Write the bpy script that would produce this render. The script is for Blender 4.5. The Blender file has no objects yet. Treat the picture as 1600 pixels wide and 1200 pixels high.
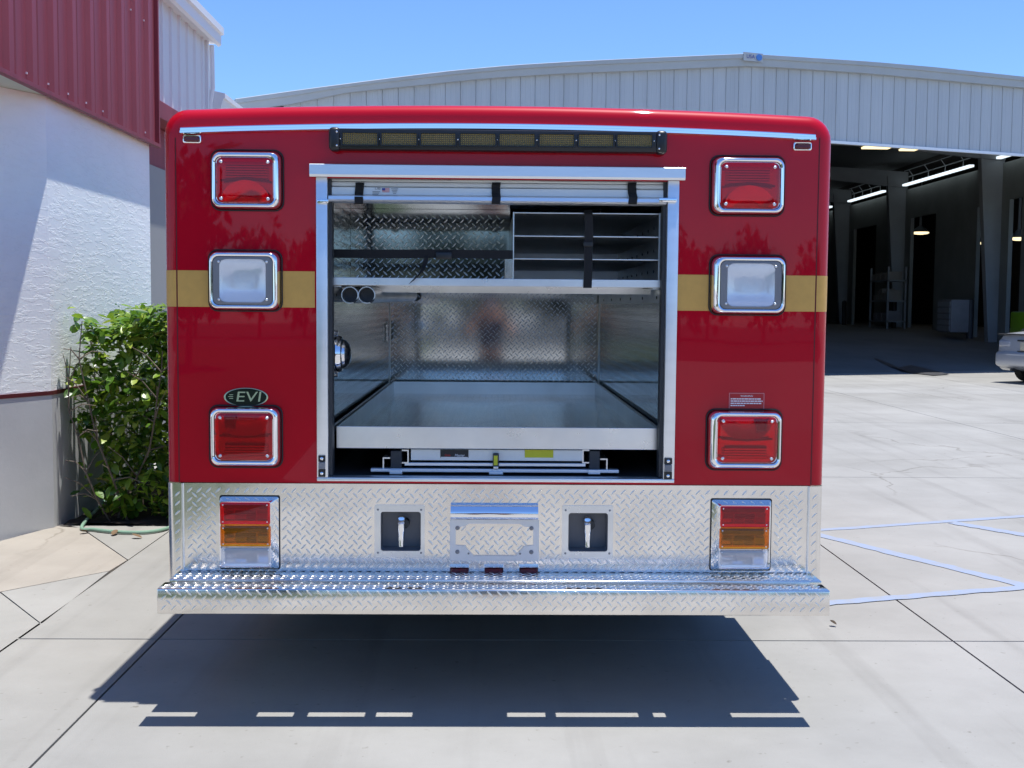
import bpy, bmesh, math, random
from mathutils import Vector, Matrix, Quaternion
from mathutils.geometry import tessellate_polygon
R = random.Random(7)
sc = bpy.context.scene
col = sc.collection
rad = math.radians

# ------------------------------------------------------------------ camera, sky, sun, exposure
EYE = 1.47                      # camera height
FPX = 1803.0                    # focal length in pixels of a 1600 px wide picture
YAW, PITCH, ROLL = rad(1.077), rad(3.893), rad(0.46)
cam_d = bpy.data.cameras.new('camera'); cam = bpy.data.objects.new('camera', cam_d); col.objects.link(cam)
cam_d.sensor_width = 36.0; cam_d.lens = FPX/1600*36.0
cam_d.clip_start = 0.05; cam_d.clip_end = 3000
CM = Matrix.Rotation(-YAW, 3, 'Z') @ Matrix.Rotation(math.pi/2-PITCH, 3, 'X') @ Matrix.Rotation(ROLL, 3, 'Z')
cam.matrix_world = Matrix.Translation((0, 0, EYE)) @ CM.to_4x4()
sc.camera = cam

SUN = Vector((0.145, 0.006, 1.0)).normalized()
world = bpy.data.worlds.new("World"); sc.world = world; world.use_nodes = True
wt = world.node_tree; wt.nodes.clear()
sky = wt.nodes.new('ShaderNodeTexSky'); sky.sky_type = 'NISHITA'; sky.sun_disc = False
sky.sun_elevation = math.asin(SUN.z); sky.sun_rotation = math.atan2(SUN.x, SUN.y)
sky.air_density = 1.0; sky.dust_density = 0.0; sky.ozone_density = 3.5; sky.altitude = 0
bg = wt.nodes.new('ShaderNodeBackground'); bg.inputs['Strength'].default_value = 0.12
wo = wt.nodes.new('ShaderNodeOutputWorld')
tint = wt.nodes.new('ShaderNodeMix'); tint.data_type = 'RGBA'; tint.blend_type = 'MULTIPLY'; tint.inputs[0].default_value = 1.0; tint.inputs[7].default_value = (0.74, 0.94, 1.26, 1)
wt.links.new(sky.outputs[0], tint.inputs[6]); wt.links.new(tint.outputs[2], bg.inputs[0]); wt.links.new(bg.outputs[0], wo.inputs[0])
sl = bpy.data.lights.new('sun', 'SUN'); sl.energy = 5.0; sl.angle = rad(0.53); sl.color = (1.0, 0.975, 0.93)
so = bpy.data.objects.new('sun', sl); col.objects.link(so)
so.rotation_euler = SUN.to_track_quat('Z', 'Y').to_euler(); so.location = (20, -10, 60)
sc.view_settings.view_transform = 'Standard'; sc.view_settings.look = 'None'
sc.view_settings.gamma = 1.0; sc.view_settings.exposure = 0.40; sc.view_settings.use_curve_mapping = False
sc.render.engine = 'CYCLES'
sc.cycles.max_bounces = 8; sc.cycles.glossy_bounces = 5; sc.cycles.transparent_max_bounces = 8
sc.cycles.sample_clamp_indirect = 6.0
try: sc.cycles.use_denoising = True
except Exception: pass

# a pixel of the 1600 x 1200 photograph -> a point in the place
def ray(px, py): return CM @ Vector(((px-800)/FPX, -(py-600)/FPX, -1.0))
def P(px, py, Y):
    d = ray(px, py); t = Y/d.y
    return Vector((d.x*t, Y, EYE+d.z*t))
def G(px, py, z=0.0):
    d = ray(px, py); t = (z-EYE)/d.z
    return Vector((d.x*t, d.y*t, z))

# ------------------------------------------------------------------ materials
MATS = {}
def nd(nt, typ, **kw):
    n = nt.nodes.new(typ)
    for k, v in kw.items():
        if k in n.inputs: n.inputs[k].default_value = v
        else: setattr(n, k, v)
    return n
def mat(name, color, rough=0.5, metal=0.0, coat=0.0, coat_rough=0.03, var=0.0, vscale=4.0, bump=0.0, bscale=60.0,
        rvar=0.0, spec=0.5, emit=None, emit_s=0.0, stretch=None, detail=6.0, color2=None):
    m = bpy.data.materials.new(name); m.use_nodes = True
    nt = m.node_tree; b = nt.nodes['Principled BSDF']; L = nt.links
    b.inputs['Base Color'].default_value = (*color, 1); b.inputs['Roughness'].default_value = rough
    b.inputs['Metallic'].default_value = metal; b.inputs['Coat Weight'].default_value = coat
    b.inputs['Coat Roughness'].default_value = coat_rough; b.inputs['Specular IOR Level'].default_value = spec
    if emit: b.inputs['Emission Color'].default_value = (*emit, 1); b.inputs['Emission Strength'].default_value = emit_s
    if var or bump or rvar or color2:
        tc = nd(nt, 'ShaderNodeTexCoord'); mp = nd(nt, 'ShaderNodeMapping')
        L.new(tc.outputs['Object'], mp.inputs[0])
        if stretch: mp.inputs['Scale'].default_value = stretch
    if var or color2:
        n = nd(nt, 'ShaderNodeTexNoise', Scale=vscale, Detail=detail, Roughness=0.6); L.new(mp.outputs[0], n.inputs['Vector'])
        r = nd(nt, 'ShaderNodeValToRGB'); L.new(n.outputs[0], r.inputs[0])
        r.color_ramp.elements[0].position = 0.3; r.color_ramp.elements[1].position = 0.7
        c2 = color2 or tuple(min(1, c*(1+var)) for c in color)
        c1 = color if color2 else tuple(c*(1-var) for c in color)
        r.color_ramp.elements[0].color = (*c1, 1); r.color_ramp.elements[1].color = (*c2, 1)
        L.new(r.outputs[0], b.inputs['Base Color'])
    if rvar:
        n3 = nd(nt, 'ShaderNodeTexNoise', Scale=vscale*3, Detail=4.0); L.new(mp.outputs[0], n3.inputs['Vector'])
        mr = nd(nt, 'ShaderNodeMapRange'); L.new(n3.outputs[0], mr.inputs[0])
        mr.inputs[3].default_value = max(0, rough-rvar); mr.inputs[4].default_value = rough+rvar
        L.new(mr.outputs[0], b.inputs['Roughness'])
    if bump:
        n2 = nd(nt, 'ShaderNodeTexNoise', Scale=bscale, Detail=5.0); L.new(mp.outputs[0], n2.inputs['Vector'])
        bp = nd(nt, 'ShaderNodeBump', Strength=bump, Distance=0.02); L.new(n2.outputs[0], bp.inputs['Height'])
        L.new(bp.outputs[0], b.inputs['Normal'])
    MATS[name] = m
    return m
def lens_mat(name, color, body=0.25, rough=0.03, tint=None):
    m = bpy.data.materials.new(name); m.use_nodes = True
    nt = m.node_tree; nt.nodes.clear(); L = nt.links
    out = nd(nt, 'ShaderNodeOutputMaterial')
    tr = nd(nt, 'ShaderNodeBsdfTransparent', Color=(*color, 1))
    df = nd(nt, 'ShaderNodeBsdfDiffuse', Color=(*(tint or color), 1))
    gl = nd(nt, 'ShaderNodeBsdfGlossy', Color=(1, 1, 1, 1), Roughness=rough)
    m1 = nd(nt, 'ShaderNodeMixShader'); m1.inputs[0].default_value = body
    L.new(tr.outputs[0], m1.inputs[1]); L.new(df.outputs[0], m1.inputs[2])
    fr = nd(nt, 'ShaderNodeFresnel', IOR=1.5)
    m2 = nd(nt, 'ShaderNodeMixShader'); L.new(fr.outputs[0], m2.inputs[0]); L.new(m1.outputs[0], m2.inputs[1]); L.new(gl.outputs[0], m2.inputs[2])
    L.new(m2.outputs[0], out.inputs[0])
    MATS[name] = m
    return m

M_red = mat('red_paint', (0.46, 0.0003, 0.013), 0.4, coat=0.8, coat_rough=0.022, var=0.04, vscale=2, spec=0.08)
M_red.node_tree.nodes['Principled BSDF'].inputs['Coat IOR'].default_value = 1.38
M_redseam = mat('red_seam', (0.10, 0.002, 0.004), 0.6)
M_gold = mat('gold_tape', (0.64, 0.35, 0.075), 0.45, var=0.05, vscale=30, bump=0.05, bscale=900)
M_alu = mat('anodised_aluminium', (0.80, 0.82, 0.85), 0.34, metal=0.85, var=0.04, vscale=3, stretch=(1, 1, 8))
M_alub = mat('brushed_aluminium', (0.78, 0.79, 0.80), 0.30, metal=1.0, var=0.08, vscale=5, rvar=0.08)
M_sheet = mat('sheet_aluminium', (0.72, 0.73, 0.73), 0.33, metal=1.0, var=0.10, vscale=3, rvar=0.10)
M_tread = mat('tread_plate', (0.86, 0.82, 0.77), 0.16, metal=1.0, var=0.10, vscale=5, rvar=0.08, bump=0.004, bscale=70)
M_lug = mat('tread_lug', (0.84, 0.80, 0.74), 0.30, metal=1.0)
M_treadin = mat('tread_plate_inside', (0.50, 0.52, 0.51), 0.07, metal=1.0, var=0.10, vscale=4, rvar=0.03, bump=0.002, bscale=60)  # aluminium base darkened to stand in for the compartment's dim surroundings
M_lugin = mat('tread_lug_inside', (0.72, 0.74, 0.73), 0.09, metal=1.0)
M_trayf = mat('tray_floor_plate', (0.78, 0.79, 0.79), 0.2, metal=1.0, var=0.08, vscale=4, rvar=0.06)
M_chrome = mat('chrome', (0.92, 0.92, 0.93), 0.045, metal=1.0)
M_white_alu = mat('white_slat', (0.75, 0.76, 0.74), 0.38, metal=0.25, var=0.03, vscale=6)
M_black = mat('black_plastic', (0.012, 0.012, 0.014), 0.35, var=0.2, vscale=20)
M_rubber = mat('black_rubber', (0.015, 0.015, 0.016), 0.8)
M_web = mat('black_webbing', (0.008, 0.008, 0.010), 0.85, bump=0.3, bscale=500)
M_blackoval = mat('badge_black', (0.006, 0.012, 0.010), 0.15)
M_badge = mat('badge_gold', (0.55, 0.60, 0.38), 0.3, metal=0.6)
M_wprint = mat('white_print', (0.80, 0.78, 0.78), 0.5)
M_rprint = mat('red_print', (0.55, 0.02, 0.02), 0.5)
M_bprint = mat('blue_print', (0.03, 0.05, 0.30), 0.5)
M_kprint = mat('black_print', (0.015, 0.015, 0.015), 0.5)
M_decal = mat('red_decal', (0.42, 0.006, 0.014), 0.3)
M_yellow = mat('yellow_label', (0.62, 0.58, 0.02), 0.5)
M_grey = mat('grey_paint', (0.20, 0.20, 0.21), 0.5, var=0.1)
M_dark = mat('dark_steel', (0.03, 0.032, 0.036), 0.55, var=0.2)
M_amberled = mat('amber_led', (0.10, 0.065, 0.018), 0.25, var=0.5, vscale=180)
M_ledled = mat('amber_led_dot', (0.26, 0.18, 0.04), 0.25)
M_reflector = mat('reflector', (0.85, 0.85, 0.87), 0.18, metal=1.0)
M_refdark = mat('reflector_dark', (0.05, 0.05, 0.06), 0.4)
M_lred = lens_mat('red_lens', (0.98, 0.015, 0.05), 0.30, tint=(0.55, 0.002, 0.02))
M_lwhite = lens_mat('clear_lens', (0.95, 0.97, 1.0), 0.42, 0.05, tint=(0.95, 0.97, 1.0))
M_lamber = lens_mat('amber_lens', (0.98, 0.42, 0.005), 0.25, tint=(0.62, 0.20, 0.005))
M_lclear = lens_mat('clear_small_lens', (0.96, 0.97, 1.0), 0.36, 0.05, tint=(0.92, 0.94, 1.0))
M_ldred = lens_mat('dark_red_lens', (0.35, 0.02, 0.03), 0.6, tint=(0.15, 0.004, 0.012))
M_bracket = mat('bracket_aluminium', (0.64, 0.66, 0.70), 0.4, metal=0.7, var=0.05, vscale=8)
M_tyre = mat('tyre', (0.012, 0.012, 0.012), 0.85)

# ------------------------------------------------------------------ mesh helpers
W = {}
def link(o, parent=None, world=None):
    col.objects.link(o)
    if parent is not None:
        o.parent = parent
        o.matrix_parent_inverse = W.get(parent, Matrix()).inverted()
    W[o] = world if world is not None else Matrix()
    return o
def thing(name, label, cat, loc=(0, 0, 0), group=None, kind=None):
    o = bpy.data.objects.new(name, None); o.location = loc; o.empty_display_size = 0.2
    link(o, None, Matrix.Translation(loc)); tag(o, label, cat, group, kind)
    return o
def tag(o, label=None, cat=None, group=None, kind=None):
    if label: o['label'] = label
    if cat: o['category'] = cat
    if group: o['group'] = group
    if kind: o['kind'] = kind
    return o
def fin(name, bm, m, parent=None, smooth=False, kind=None, label=None, ang=0.55):
    if smooth:
        for f in bm.faces: f.smooth = True
        for e in bm.edges:
            if len(e.link_faces) == 2:
                try: e.smooth = e.calc_face_angle() < ang
                except Exception: pass
    me = bpy.data.meshes.new(name); bm.to_mesh(me); bm.free()
    for mm in (m if isinstance(m, (list, tuple)) else [m]): me.materials.append(mm)
    o = bpy.data.objects.new(name, me); link(o, parent)
    if kind: o['kind'] = kind
    if label: o['label'] = label
    return o
def share(name, me, parent, mtx):
    o = bpy.data.objects.new(name, me); link(o, parent)
    o.matrix_basis = mtx
    return o
def BM(): return bmesh.new()
def solid(bm, th):
    bm.normal_update(); bmesh.ops.solidify(bm, geom=bm.faces[:], thickness=th); bm.normal_update()
def box(bm, a, b, bev=0.0, seg=2, mi=0):
    x0, x1 = sorted((a[0], b[0])); y0, y1 = sorted((a[1], b[1])); z0, z1 = sorted((a[2], b[2]))
    v = [bm.verts.new(p) for p in ((x0,y0,z0),(x1,y0,z0),(x1,y1,z0),(x0,y1,z0),(x0,y0,z1),(x1,y0,z1),(x1,y1,z1),(x0,y1,z1))]
    fs = [bm.faces.new([v[i] for i in q]) for q in ((3,2,1,0),(4,5,6,7),(0,1,5,4),(1,2,6,5),(2,3,7,6),(3,0,4,7))]
    for f in fs: f.material_index = mi
    if bev > 0:
        es = list({e for f in fs for e in f.edges})
        bmesh.ops.bevel(bm, geom=es, offset=bev, segments=seg, profile=0.5, affect='EDGES', clamp_overlap=True)
    return fs
def prism(bm, pts, axis, a, b, mi=0):
    """closed 2-D outline swept from a to b along an axis ('x','y','z'); pts in the other two axes, in order"""
    def mk(p, t): return {'x': (t, p[0], p[1]), 'y': (p[0], t, p[1]), 'z': (p[0], p[1], t)}[axis]
    A = [bm.verts.new(mk(p, a)) for p in pts]; B = [bm.verts.new(mk(p, b)) for p in pts]
    n = len(pts); fs = []
    for i in range(n): fs.append(bm.faces.new((A[i], A[(i+1) % n], B[(i+1) % n], B[i])))
    fs.append(bm.faces.new(A[::-1])); fs.append(bm.faces.new(B))
    for f in fs: f.material_index = mi
    bmesh.ops.recalc_face_normals(bm, faces=fs)
    return fs
def loft(bm, loops, cap0=False, cap1=False, closed=True, mi=0):
    V = [[bm.verts.new(p) for p in l] for l in loops]; fs = []
    n = len(loops[0])
    for a, b in zip(V, V[1:]):
        for i in range(n if closed else n-1):
            j = (i+1) % n
            fs.append(bm.faces.new((a[i], a[j], b[j], b[i])))
    if cap0: fs.append(bm.faces.new(V[0][::-1]))
    if cap1: fs.append(bm.faces.new(V[-1]))
    for f in fs: f.material_index = mi
    bmesh.ops.recalc_face_normals(bm, faces=fs)
    return fs
def tube(bm, pts, r, n=8, caps=True, r1=None):
    pts = [Vector(p) for p in pts]; loops = []
    up = Vector((0.13, 0.21, 0.97))
    for i, p in enumerate(pts):
        d = (pts[min(i+1, len(pts)-1)] - pts[max(i-1, 0)]).normalized()
        s = d.cross(up)
        if s.length < 1e-3: s = d.cross(Vector((1, 0, 0)))
        s.normalize(); t = s.cross(d)
        rr = r if r1 is None else r + (r1-r)*i/max(1, len(pts)-1)
        loops.append([p + (s*math.cos(2*math.pi*k/n) + t*math.sin(2*math.pi*k/n))*rr for k in range(n)])
    return loft(bm, loops, caps, caps)
def cyl(bm, c, axis, r, a, b, n=24, mi=0):
    pts = [(c[0]+r*math.cos(2*math.pi*k/n), c[1]+r*math.sin(2*math.pi*k/n)) for k in range(n)]
    return prism(bm, pts, axis, a, b, mi)
def dome(bm, c, r, h, ny=-1, n=10, rings=3):
    """a rounded screw head on a plane facing -y"""
    loops = []
    for k in range(rings+1):
        a = math.pi/2*k/rings*0.92
        loops.append([(c[0]+r*math.cos(a)*math.cos(2*math.pi*i/n), c[1]+ny*h*math.sin(a), c[2]+r*math.cos(a)*math.sin(2*math.pi*i/n)) for i in range(n)])
    return loft(bm, loops, False, True)
def rr(x0, x1, z0, z1, r, Y, n=5):
    out = []
    for cx, cz, a0 in ((x1-r, z1-r, 0), (x0+r, z1-r, 90), (x0+r, z0+r, 180), (x1-r, z0+r, 270)):
        for k in range(n+1):
            a = rad(a0+90*k/n); out.append(Vector((cx+r*math.cos(a), Y, cz+r*math.sin(a))))
    return out
def sheet_holes(bm, u0, u1, v0, v1, holes, fn, mi=0):
    us = sorted({u0, u1, *[h[0] for h in holes], *[h[1] for h in holes]}); vs = sorted({v0, v1, *[h[2] for h in holes], *[h[3] for h in holes]})
    us = [u for u in us if u0 <= u <= u1]; vs = [v for v in vs if v0 <= v <= v1]
    vt = {}
    def V(u, v):
        if (u, v) not in vt: vt[(u, v)] = bm.verts.new(fn(u, v))
        return vt[(u, v)]
    for a, b in zip(us, us[1:]):
        for c, d in zip(vs, vs[1:]):
            mu, mv = (a+b)/2, (c+d)/2
            if any(h[0] < mu < h[1] and h[2] < mv < h[3] for h in holes): continue
            f = bm.faces.new((V(a, c), V(b, c), V(b, d), V(a, d))); f.material_index = mi
def lugs(bm, O, U, Vv, w, h, pitch=0.0245, L=0.029, wd=0.0066, ht=0.0009, skip=None):
    """raised tread lugs over a w x h rectangle spanned by unit vectors U, V from corner O (normal = U x V)"""
    O, U, Vv = Vector(O), Vector(U), Vector(Vv); N = U.cross(Vv)
    q = pitch/math.sqrt(2); mg = L*0.37
    for i in range(int(w/q)+1):
        for j in range(int(h/q)+1):
            if (i+j) % 2: continue
            u, v = i*q, j*q
            if u < mg or v < mg or u > w-mg or v > h-mg: continue
            if skip and skip(u, v): continue
            a = rad(45)*(1 if j % 2 else -1)
            d = U*math.cos(a)+Vv*math.sin(a); e = N.cross(d); c = O+U*u+Vv*v
            e0, e1 = c-d*L/2, c+d*L/2
            def ring(l, w, z): return [bm.verts.new(c+d*l*x+e*w*y+N*z) for x, y in ((-0.5, 0), (-0.2, -0.5), (0.2, -0.5), (0.5, 0), (0.2, 0.5), (-0.2, 0.5))]
            r0, r1, r2 = ring(L, wd, 0), ring(L*0.90, wd*0.62, ht*0.72), ring(L*0.66, wd*0.22, ht)
            for a_, b_ in ((r0, r1), (r1, r2)):
                for k in range(6): bm.faces.new((a_[k], a_[(k+1) % 6], b_[(k+1) % 6], b_[k]))
            bm.faces.new(r2)
def text(bm, s, size, place, sx=1.0, shear=0.0, depth=0.0006, mi=0):
    """lettering as thin raised mesh; place(x, z) -> point on the surface (x right, z up), centred"""
    cu = bpy.data.curves.new('t', 'FONT'); cu.body = s; cu.size = size; cu.align_x = 'CENTER'; cu.align_y = 'CENTER'; cu.shear = shear
    cu.resolution_u = 3
    ob = bpy.data.objects.new('t', cu); col.objects.link(ob)
    dg = bpy.context.evaluated_depsgraph_get(); dg.update()
    me = ob.evaluated_get(dg).to_mesh()
    vs = [bm.verts.new(place(v.co.x*sx, v.co.y)) for v in me.vertices]
    for p in me.polygons:
        try: f = bm.faces.new([vs[i] for i in p.vertices]); f.material_index = mi
        except ValueError: pass
    ob.evaluated_get(dg).to_mesh_clear()
    bpy.data.objects.remove(ob); bpy.data.curves.remove(cu)
def pxr(px0, py0, px1, py1, Y):
    """a picture rectangle on the upright plane y = Y -> x0, x1, z0, z1"""
    my, mx = (py0+py1)/2, (px0+px1)/2
    return P(px0, my, Y).x, P(px1, my, Y).x, P(mx, py1, Y).z, P(mx, py0, Y).z
def pbox(bm, px0, py0, px1, py1, Y0, Y1, bev=0.0, seg=2, mi=0):
    x0, x1, z0, z1 = pxr(px0, py0, px1, py1, Y0)
    return box(bm, (x0, Y0, z0), (x1, Y1, z1), bev, seg, mi)

# ================================================================== SETTING: concrete yard
M_conc = [mat('concrete_%d' % i, c, 0.85, var=0.07, vscale=1.3, bump=0.12, bscale=180, detail=10)
          for i, c in enumerate(((0.290, 0.283, 0.262), (0.301, 0.295, 0.276), (0.280, 0.274, 0.255), (0.292, 0.284, 0.262)))]
M_conct = mat('concrete_tan', (0.33, 0.30, 0.26), 0.85, var=0.06, vscale=2.5, bump=0.12, bscale=180, detail=10)
M_under = mat('joint_dirt', (0.10, 0.09, 0.08), 0.95, var=0.3, vscale=8)
M_far = mat('far_concrete', (0.33, 0.32, 0.305), 0.9, var=0.08, vscale=0.3)
def ground_nodes(m, cracks=True):
    """broad faint stains and tyre wear over a concrete material, in world coordinates"""
    nt = m.node_tree; L = nt.links; b = nt.nodes['Principled BSDF']
    src = b.inputs['Base Color'].links[0].from_socket
    tc = nd(nt, 'ShaderNodeTexCoord')
    n = nd(nt, 'ShaderNodeTexNoise', Scale=0.45, Detail=8.0, Roughness=0.65); L.new(tc.outputs['Object'], n.inputs['Vector'])
    r = nd(nt, 'ShaderNodeValToRGB'); L.new(n.outputs[0], r.inputs[0])
    r.color_ramp.elements[0].position = 0.35; r.color_ramp.elements[0].color = (0.82, 0.815, 0.80, 1)
    r.color_ramp.elements[1].position = 0.62; r.color_ramp.elements[1].color = (1.04, 1.04, 1.04, 1)
    mx = nd(nt, 'ShaderNodeMix', data_type='RGBA', blend_type='MULTIPLY'); mx.inputs[0].default_value = 1
    L.new(src, mx.inputs[6]); L.new(r.outputs[0], mx.inputs[7])
    n2 = nd(nt, 'ShaderNodeTexVoronoi', Scale=1.1); L.new(tc.outputs['Object'], n2.inputs['Vector'])
    n3 = nd(nt, 'ShaderNodeTexNoise', Scale=26.0, Detail=3.0); L.new(tc.outputs['Object'], n3.inputs['Vector'])
    r2 = nd(nt, 'ShaderNodeValToRGB'); L.new(n3.outputs[0], r2.inputs[0])
    r2.color_ramp.elements[0].position = 0.24; r2.color_ramp.elements[0].color = (0.72, 0.70, 0.67, 1)
    r2.color_ramp.elements[1].position = 0.33; r2.color_ramp.elements[1].color = (1, 1, 1, 1)
    mx2 = nd(nt, 'ShaderNodeMix', data_type='RGBA', blend_type='MULTIPLY'); mx2.inputs[0].default_value = 1
    L.new(mx.outputs[2], mx2.inputs[6]); L.new(r2.outputs[0], mx2.inputs[7])
    nz = nd(nt, 'ShaderNodeTexNoise', Scale=1.7, Detail=5.0); L.new(tc.outputs['Object'], nz.inputs['Vector'])
    va = nd(nt, 'ShaderNodeVectorMath', operation='SCALE'); va.inputs['Scale'].default_value = 0.55; L.new(nz.outputs['Color'], va.inputs[0])
    vb = nd(nt, 'ShaderNodeVectorMath', operation='ADD'); L.new(tc.outputs['Object'], vb.inputs[0]); L.new(va.outputs[0], vb.inputs[1])
    vo = nd(nt, 'ShaderNodeTexVoronoi', feature='DISTANCE_TO_EDGE', Scale=0.24); L.new(vb.outputs[0], vo.inputs['Vector'])
    r3 = nd(nt, 'ShaderNodeValToRGB'); L.new(vo.outputs['Distance'], r3.inputs[0])
    r3.color_ramp.elements[0].position = 0.0008; r3.color_ramp.elements[0].color = (0.66, 0.64, 0.61, 1); r3.color_ramp.elements[1].position = 0.0022; r3.color_ramp.elements[1].color = (1, 1, 1, 1)
    mk = nd(nt, 'ShaderNodeTexNoise', Scale=0.33, Detail=2.0); L.new(tc.outputs['Object'], mk.inputs['Vector'])
    r4 = nd(nt, 'ShaderNodeValToRGB'); L.new(mk.outputs[0], r4.inputs[0]); r4.color_ramp.elements[0].position = 0.50; r4.color_ramp.elements[1].position = 0.58
    mx3 = nd(nt, 'ShaderNodeMix', data_type='RGBA', blend_type='MULTIPLY'); L.new(r4.outputs[0], mx3.inputs[0]); L.new(mx2.outputs[2], mx3.inputs[6]); L.new(r3.outputs[0], mx3.inputs[7])
    st = nd(nt, 'ShaderNodeMapping'); st.inputs['Scale'].default_value = (5.0, 0.22, 1); L.new(tc.outputs['Object'], st.inputs[0])
    n5 = nd(nt, 'ShaderNodeTexNoise', Scale=1.0, Detail=5.0); L.new(st.outputs[0], n5.inputs['Vector'])
    r5 = nd(nt, 'ShaderNodeValToRGB'); L.new(n5.outputs[0], r5.inputs[0]); r5.color_ramp.elements[0].position = 0.30; r5.color_ramp.elements[0].color = (0.86, 0.855, 0.85, 1); r5.color_ramp.elements[1].position = 0.46; r5.color_ramp.elements[1].color = (1, 1, 1, 1)
    mx4 = nd(nt, 'ShaderNodeMix', data_type='RGBA', blend_type='MULTIPLY'); mx4.inputs[0].default_value = 1; L.new(mx3.outputs[2], mx4.inputs[6]); L.new(r5.outputs[0], mx4.inputs[7])
    L.new(mx4.outputs[2], b.inputs['Base Color'])
for m in M_conc+[M_conct]: ground_nodes(m)

bm = BM(); s = 600
v = [bm.verts.new(p) for p in ((-s, -s, -0.035), (s, -s, -0.035), (s, 900, -0.035), (-s, 900, -0.035))]; bm.faces.new(v)
bmesh.ops.subdivide_edges(bm, edges=bm.edges[:], cuts=1)
ground = fin('ground', bm, M_far, kind='structure')
def slab(pts, m, gap=0.005):
    c = sum((Vector((p[0], p[1])) for p in pts), Vector((0, 0)))/len(pts)
    n = len(pts); q = []
    area = sum(pts[i][0]*pts[(i+1) % n][1]-pts[(i+1) % n][0]*pts[i][1] for i in range(n))
    if area < 0: pts = pts[::-1]
    for i in range(n):      # inset every side by the joint's half width
        a, b_, c_ = Vector(pts[i-1][:2]), Vector(pts[i][:2]), Vector(pts[(i+1) % n][:2])
        d1, d2 = (b_-a).normalized(), (c_-b_).normalized()
        n1, n2 = Vector((-d1.y, d1.x)), Vector((-d2.y, d2.x))
        k = 1+n1.dot(n2)
        q.append(b_+(n1+n2)*(gap/max(k, 0.3)))
    bm = BM(); prism(bm, [(p.x, p.y) for p in q], 'z', -0.034, 0.0)
    return fin('slab', bm, m, ground)
GX = [-1.447, 2.06, 6.05, 9.5, 13.2, 17, 21]
xJ1 = G(200, 875).x
jy = G(767, 1000).y
GY = [jy-10.0, jy-5.0, jy, G(1293, 748).y+0.1, G(1450, 661).y, G(1450, 661).y+5.1, G(1450, 661).y+10.2, G(1450, 661).y+17]
k = 0
for i in range(len(GX)-1):
    for j in range(len(GY)-1):
        slab([(GX[i], GY[j]), (GX[i+1], GY[j]), (GX[i+1], GY[j+1]), (GX[i], GY[j+1])], M_conc[R.randrange(4)])
for j in range(len(GY)-1):
    slab([(xJ1, GY[j]), (GX[0], GY[j]), (GX[0], GY[j+1]), (xJ1, GY[j+1])], M_conc[R.randrange(4)])
A0, A1, A2, A3 = G(172, 892), G(200, 875), G(127, 825), G(0, 925)
B1 = G(65, 975); CW = G(84, 824)
xw = CW.x; YC = CW.y                       # the stucco wall's plane and its near corner
ex = A3 + (A3-A0)*2.2
slab([A0, A1, A2, (xw+0.02, YC+0.12), (-3.05, 6.95), (-4.6, 4.8), ex, A3], M_conct)
slab([A0, A3, B1], M_conc[1], 0.004)
slab([A3, ex, (-4.7, 1.0), (xJ1, 1.0), B1], M_conc[0], 0.004)
slab([(-4.7, 1.0), (-4.7, -9), (xJ1, -9), (xJ1, 1.0)], M_conc[2])
bedY = max(G(180, 832).y, A2.y+0.05)
slab([A1, A2, (xw+0.02, A2.y+0.05), (xw+0.02, bedY+0.03), (xJ1, bedY+0.03)], M_conc[3], 0.004)

# painted lines, light blue
M_blue = mat('blue_line_paint', (0.235, 0.295, 0.42), 0.8, color2=(0.265, 0.285, 0.32), vscale=14, bump=0.1, bscale=120)
LZ = [0.004]
def line(p, q, w):
    LZ[0] += 0.0006; zl = LZ[0]-0.0022
    a, b = G(*p), G(*q); d = (b-a).normalized(); n = Vector((-d.y, d.x, 0))*w/2
    bm = BM(); N = 24
    L_ = []; 
    for i in range(N+1):
        c = a+(b-a)*i/N; o1, o2 = R.uniform(0.75, 1.1), R.uniform(0.75, 1.1)
        L_.append((bm.verts.new((c.x-n.x*o1, c.y-n.y*o1, zl)), bm.verts.new((c.x+n.x*o2, c.y+n.y*o2, zl))))
    for (a_, b_), (c_, d_) in zip(L_, L_[1:]): bm.faces.new((a_, c_, d_, b_))
    fin('parking_line', bm, M_blue, kind='structure')
line((1230, 832), (1640, 804), 0.075); line((1270, 834), (1640, 925), 0.10)
line((1487, 817), (1640, 843), 0.11); line((1285, 944), (1640, 915), 0.085)
# dark oil and water marks on the concrete: thin uneven sheets
M_stain = mat('wet_stain', (0.05, 0.05, 0.055), 0.5, var=0.4, vscale=6)
def blotch(name, cx, cy, rx, ry, m, z=0.003, ang=0, seed=0):
    rr_ = random.Random(seed); bm = BM(); n = 26; pts = []
    for i in range(n):
        a = 2*math.pi*i/n; k_ = 1+rr_.uniform(-0.25, 0.25)
        x, y = math.cos(a)*rx*k_, math.sin(a)*ry*k_
        pts.append(bm.verts.new((cx+x*math.cos(ang)-y*math.sin(ang), cy+x*math.sin(ang)+y*math.cos(ang), z)))
    bm.faces.new(pts); return fin(name, bm, m, kind='structure')
g = G(1432, 580); blotch('oil_stain', g.x, g.y+0.2, 0.55, 0.5, M_stain, seed=3)

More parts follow.
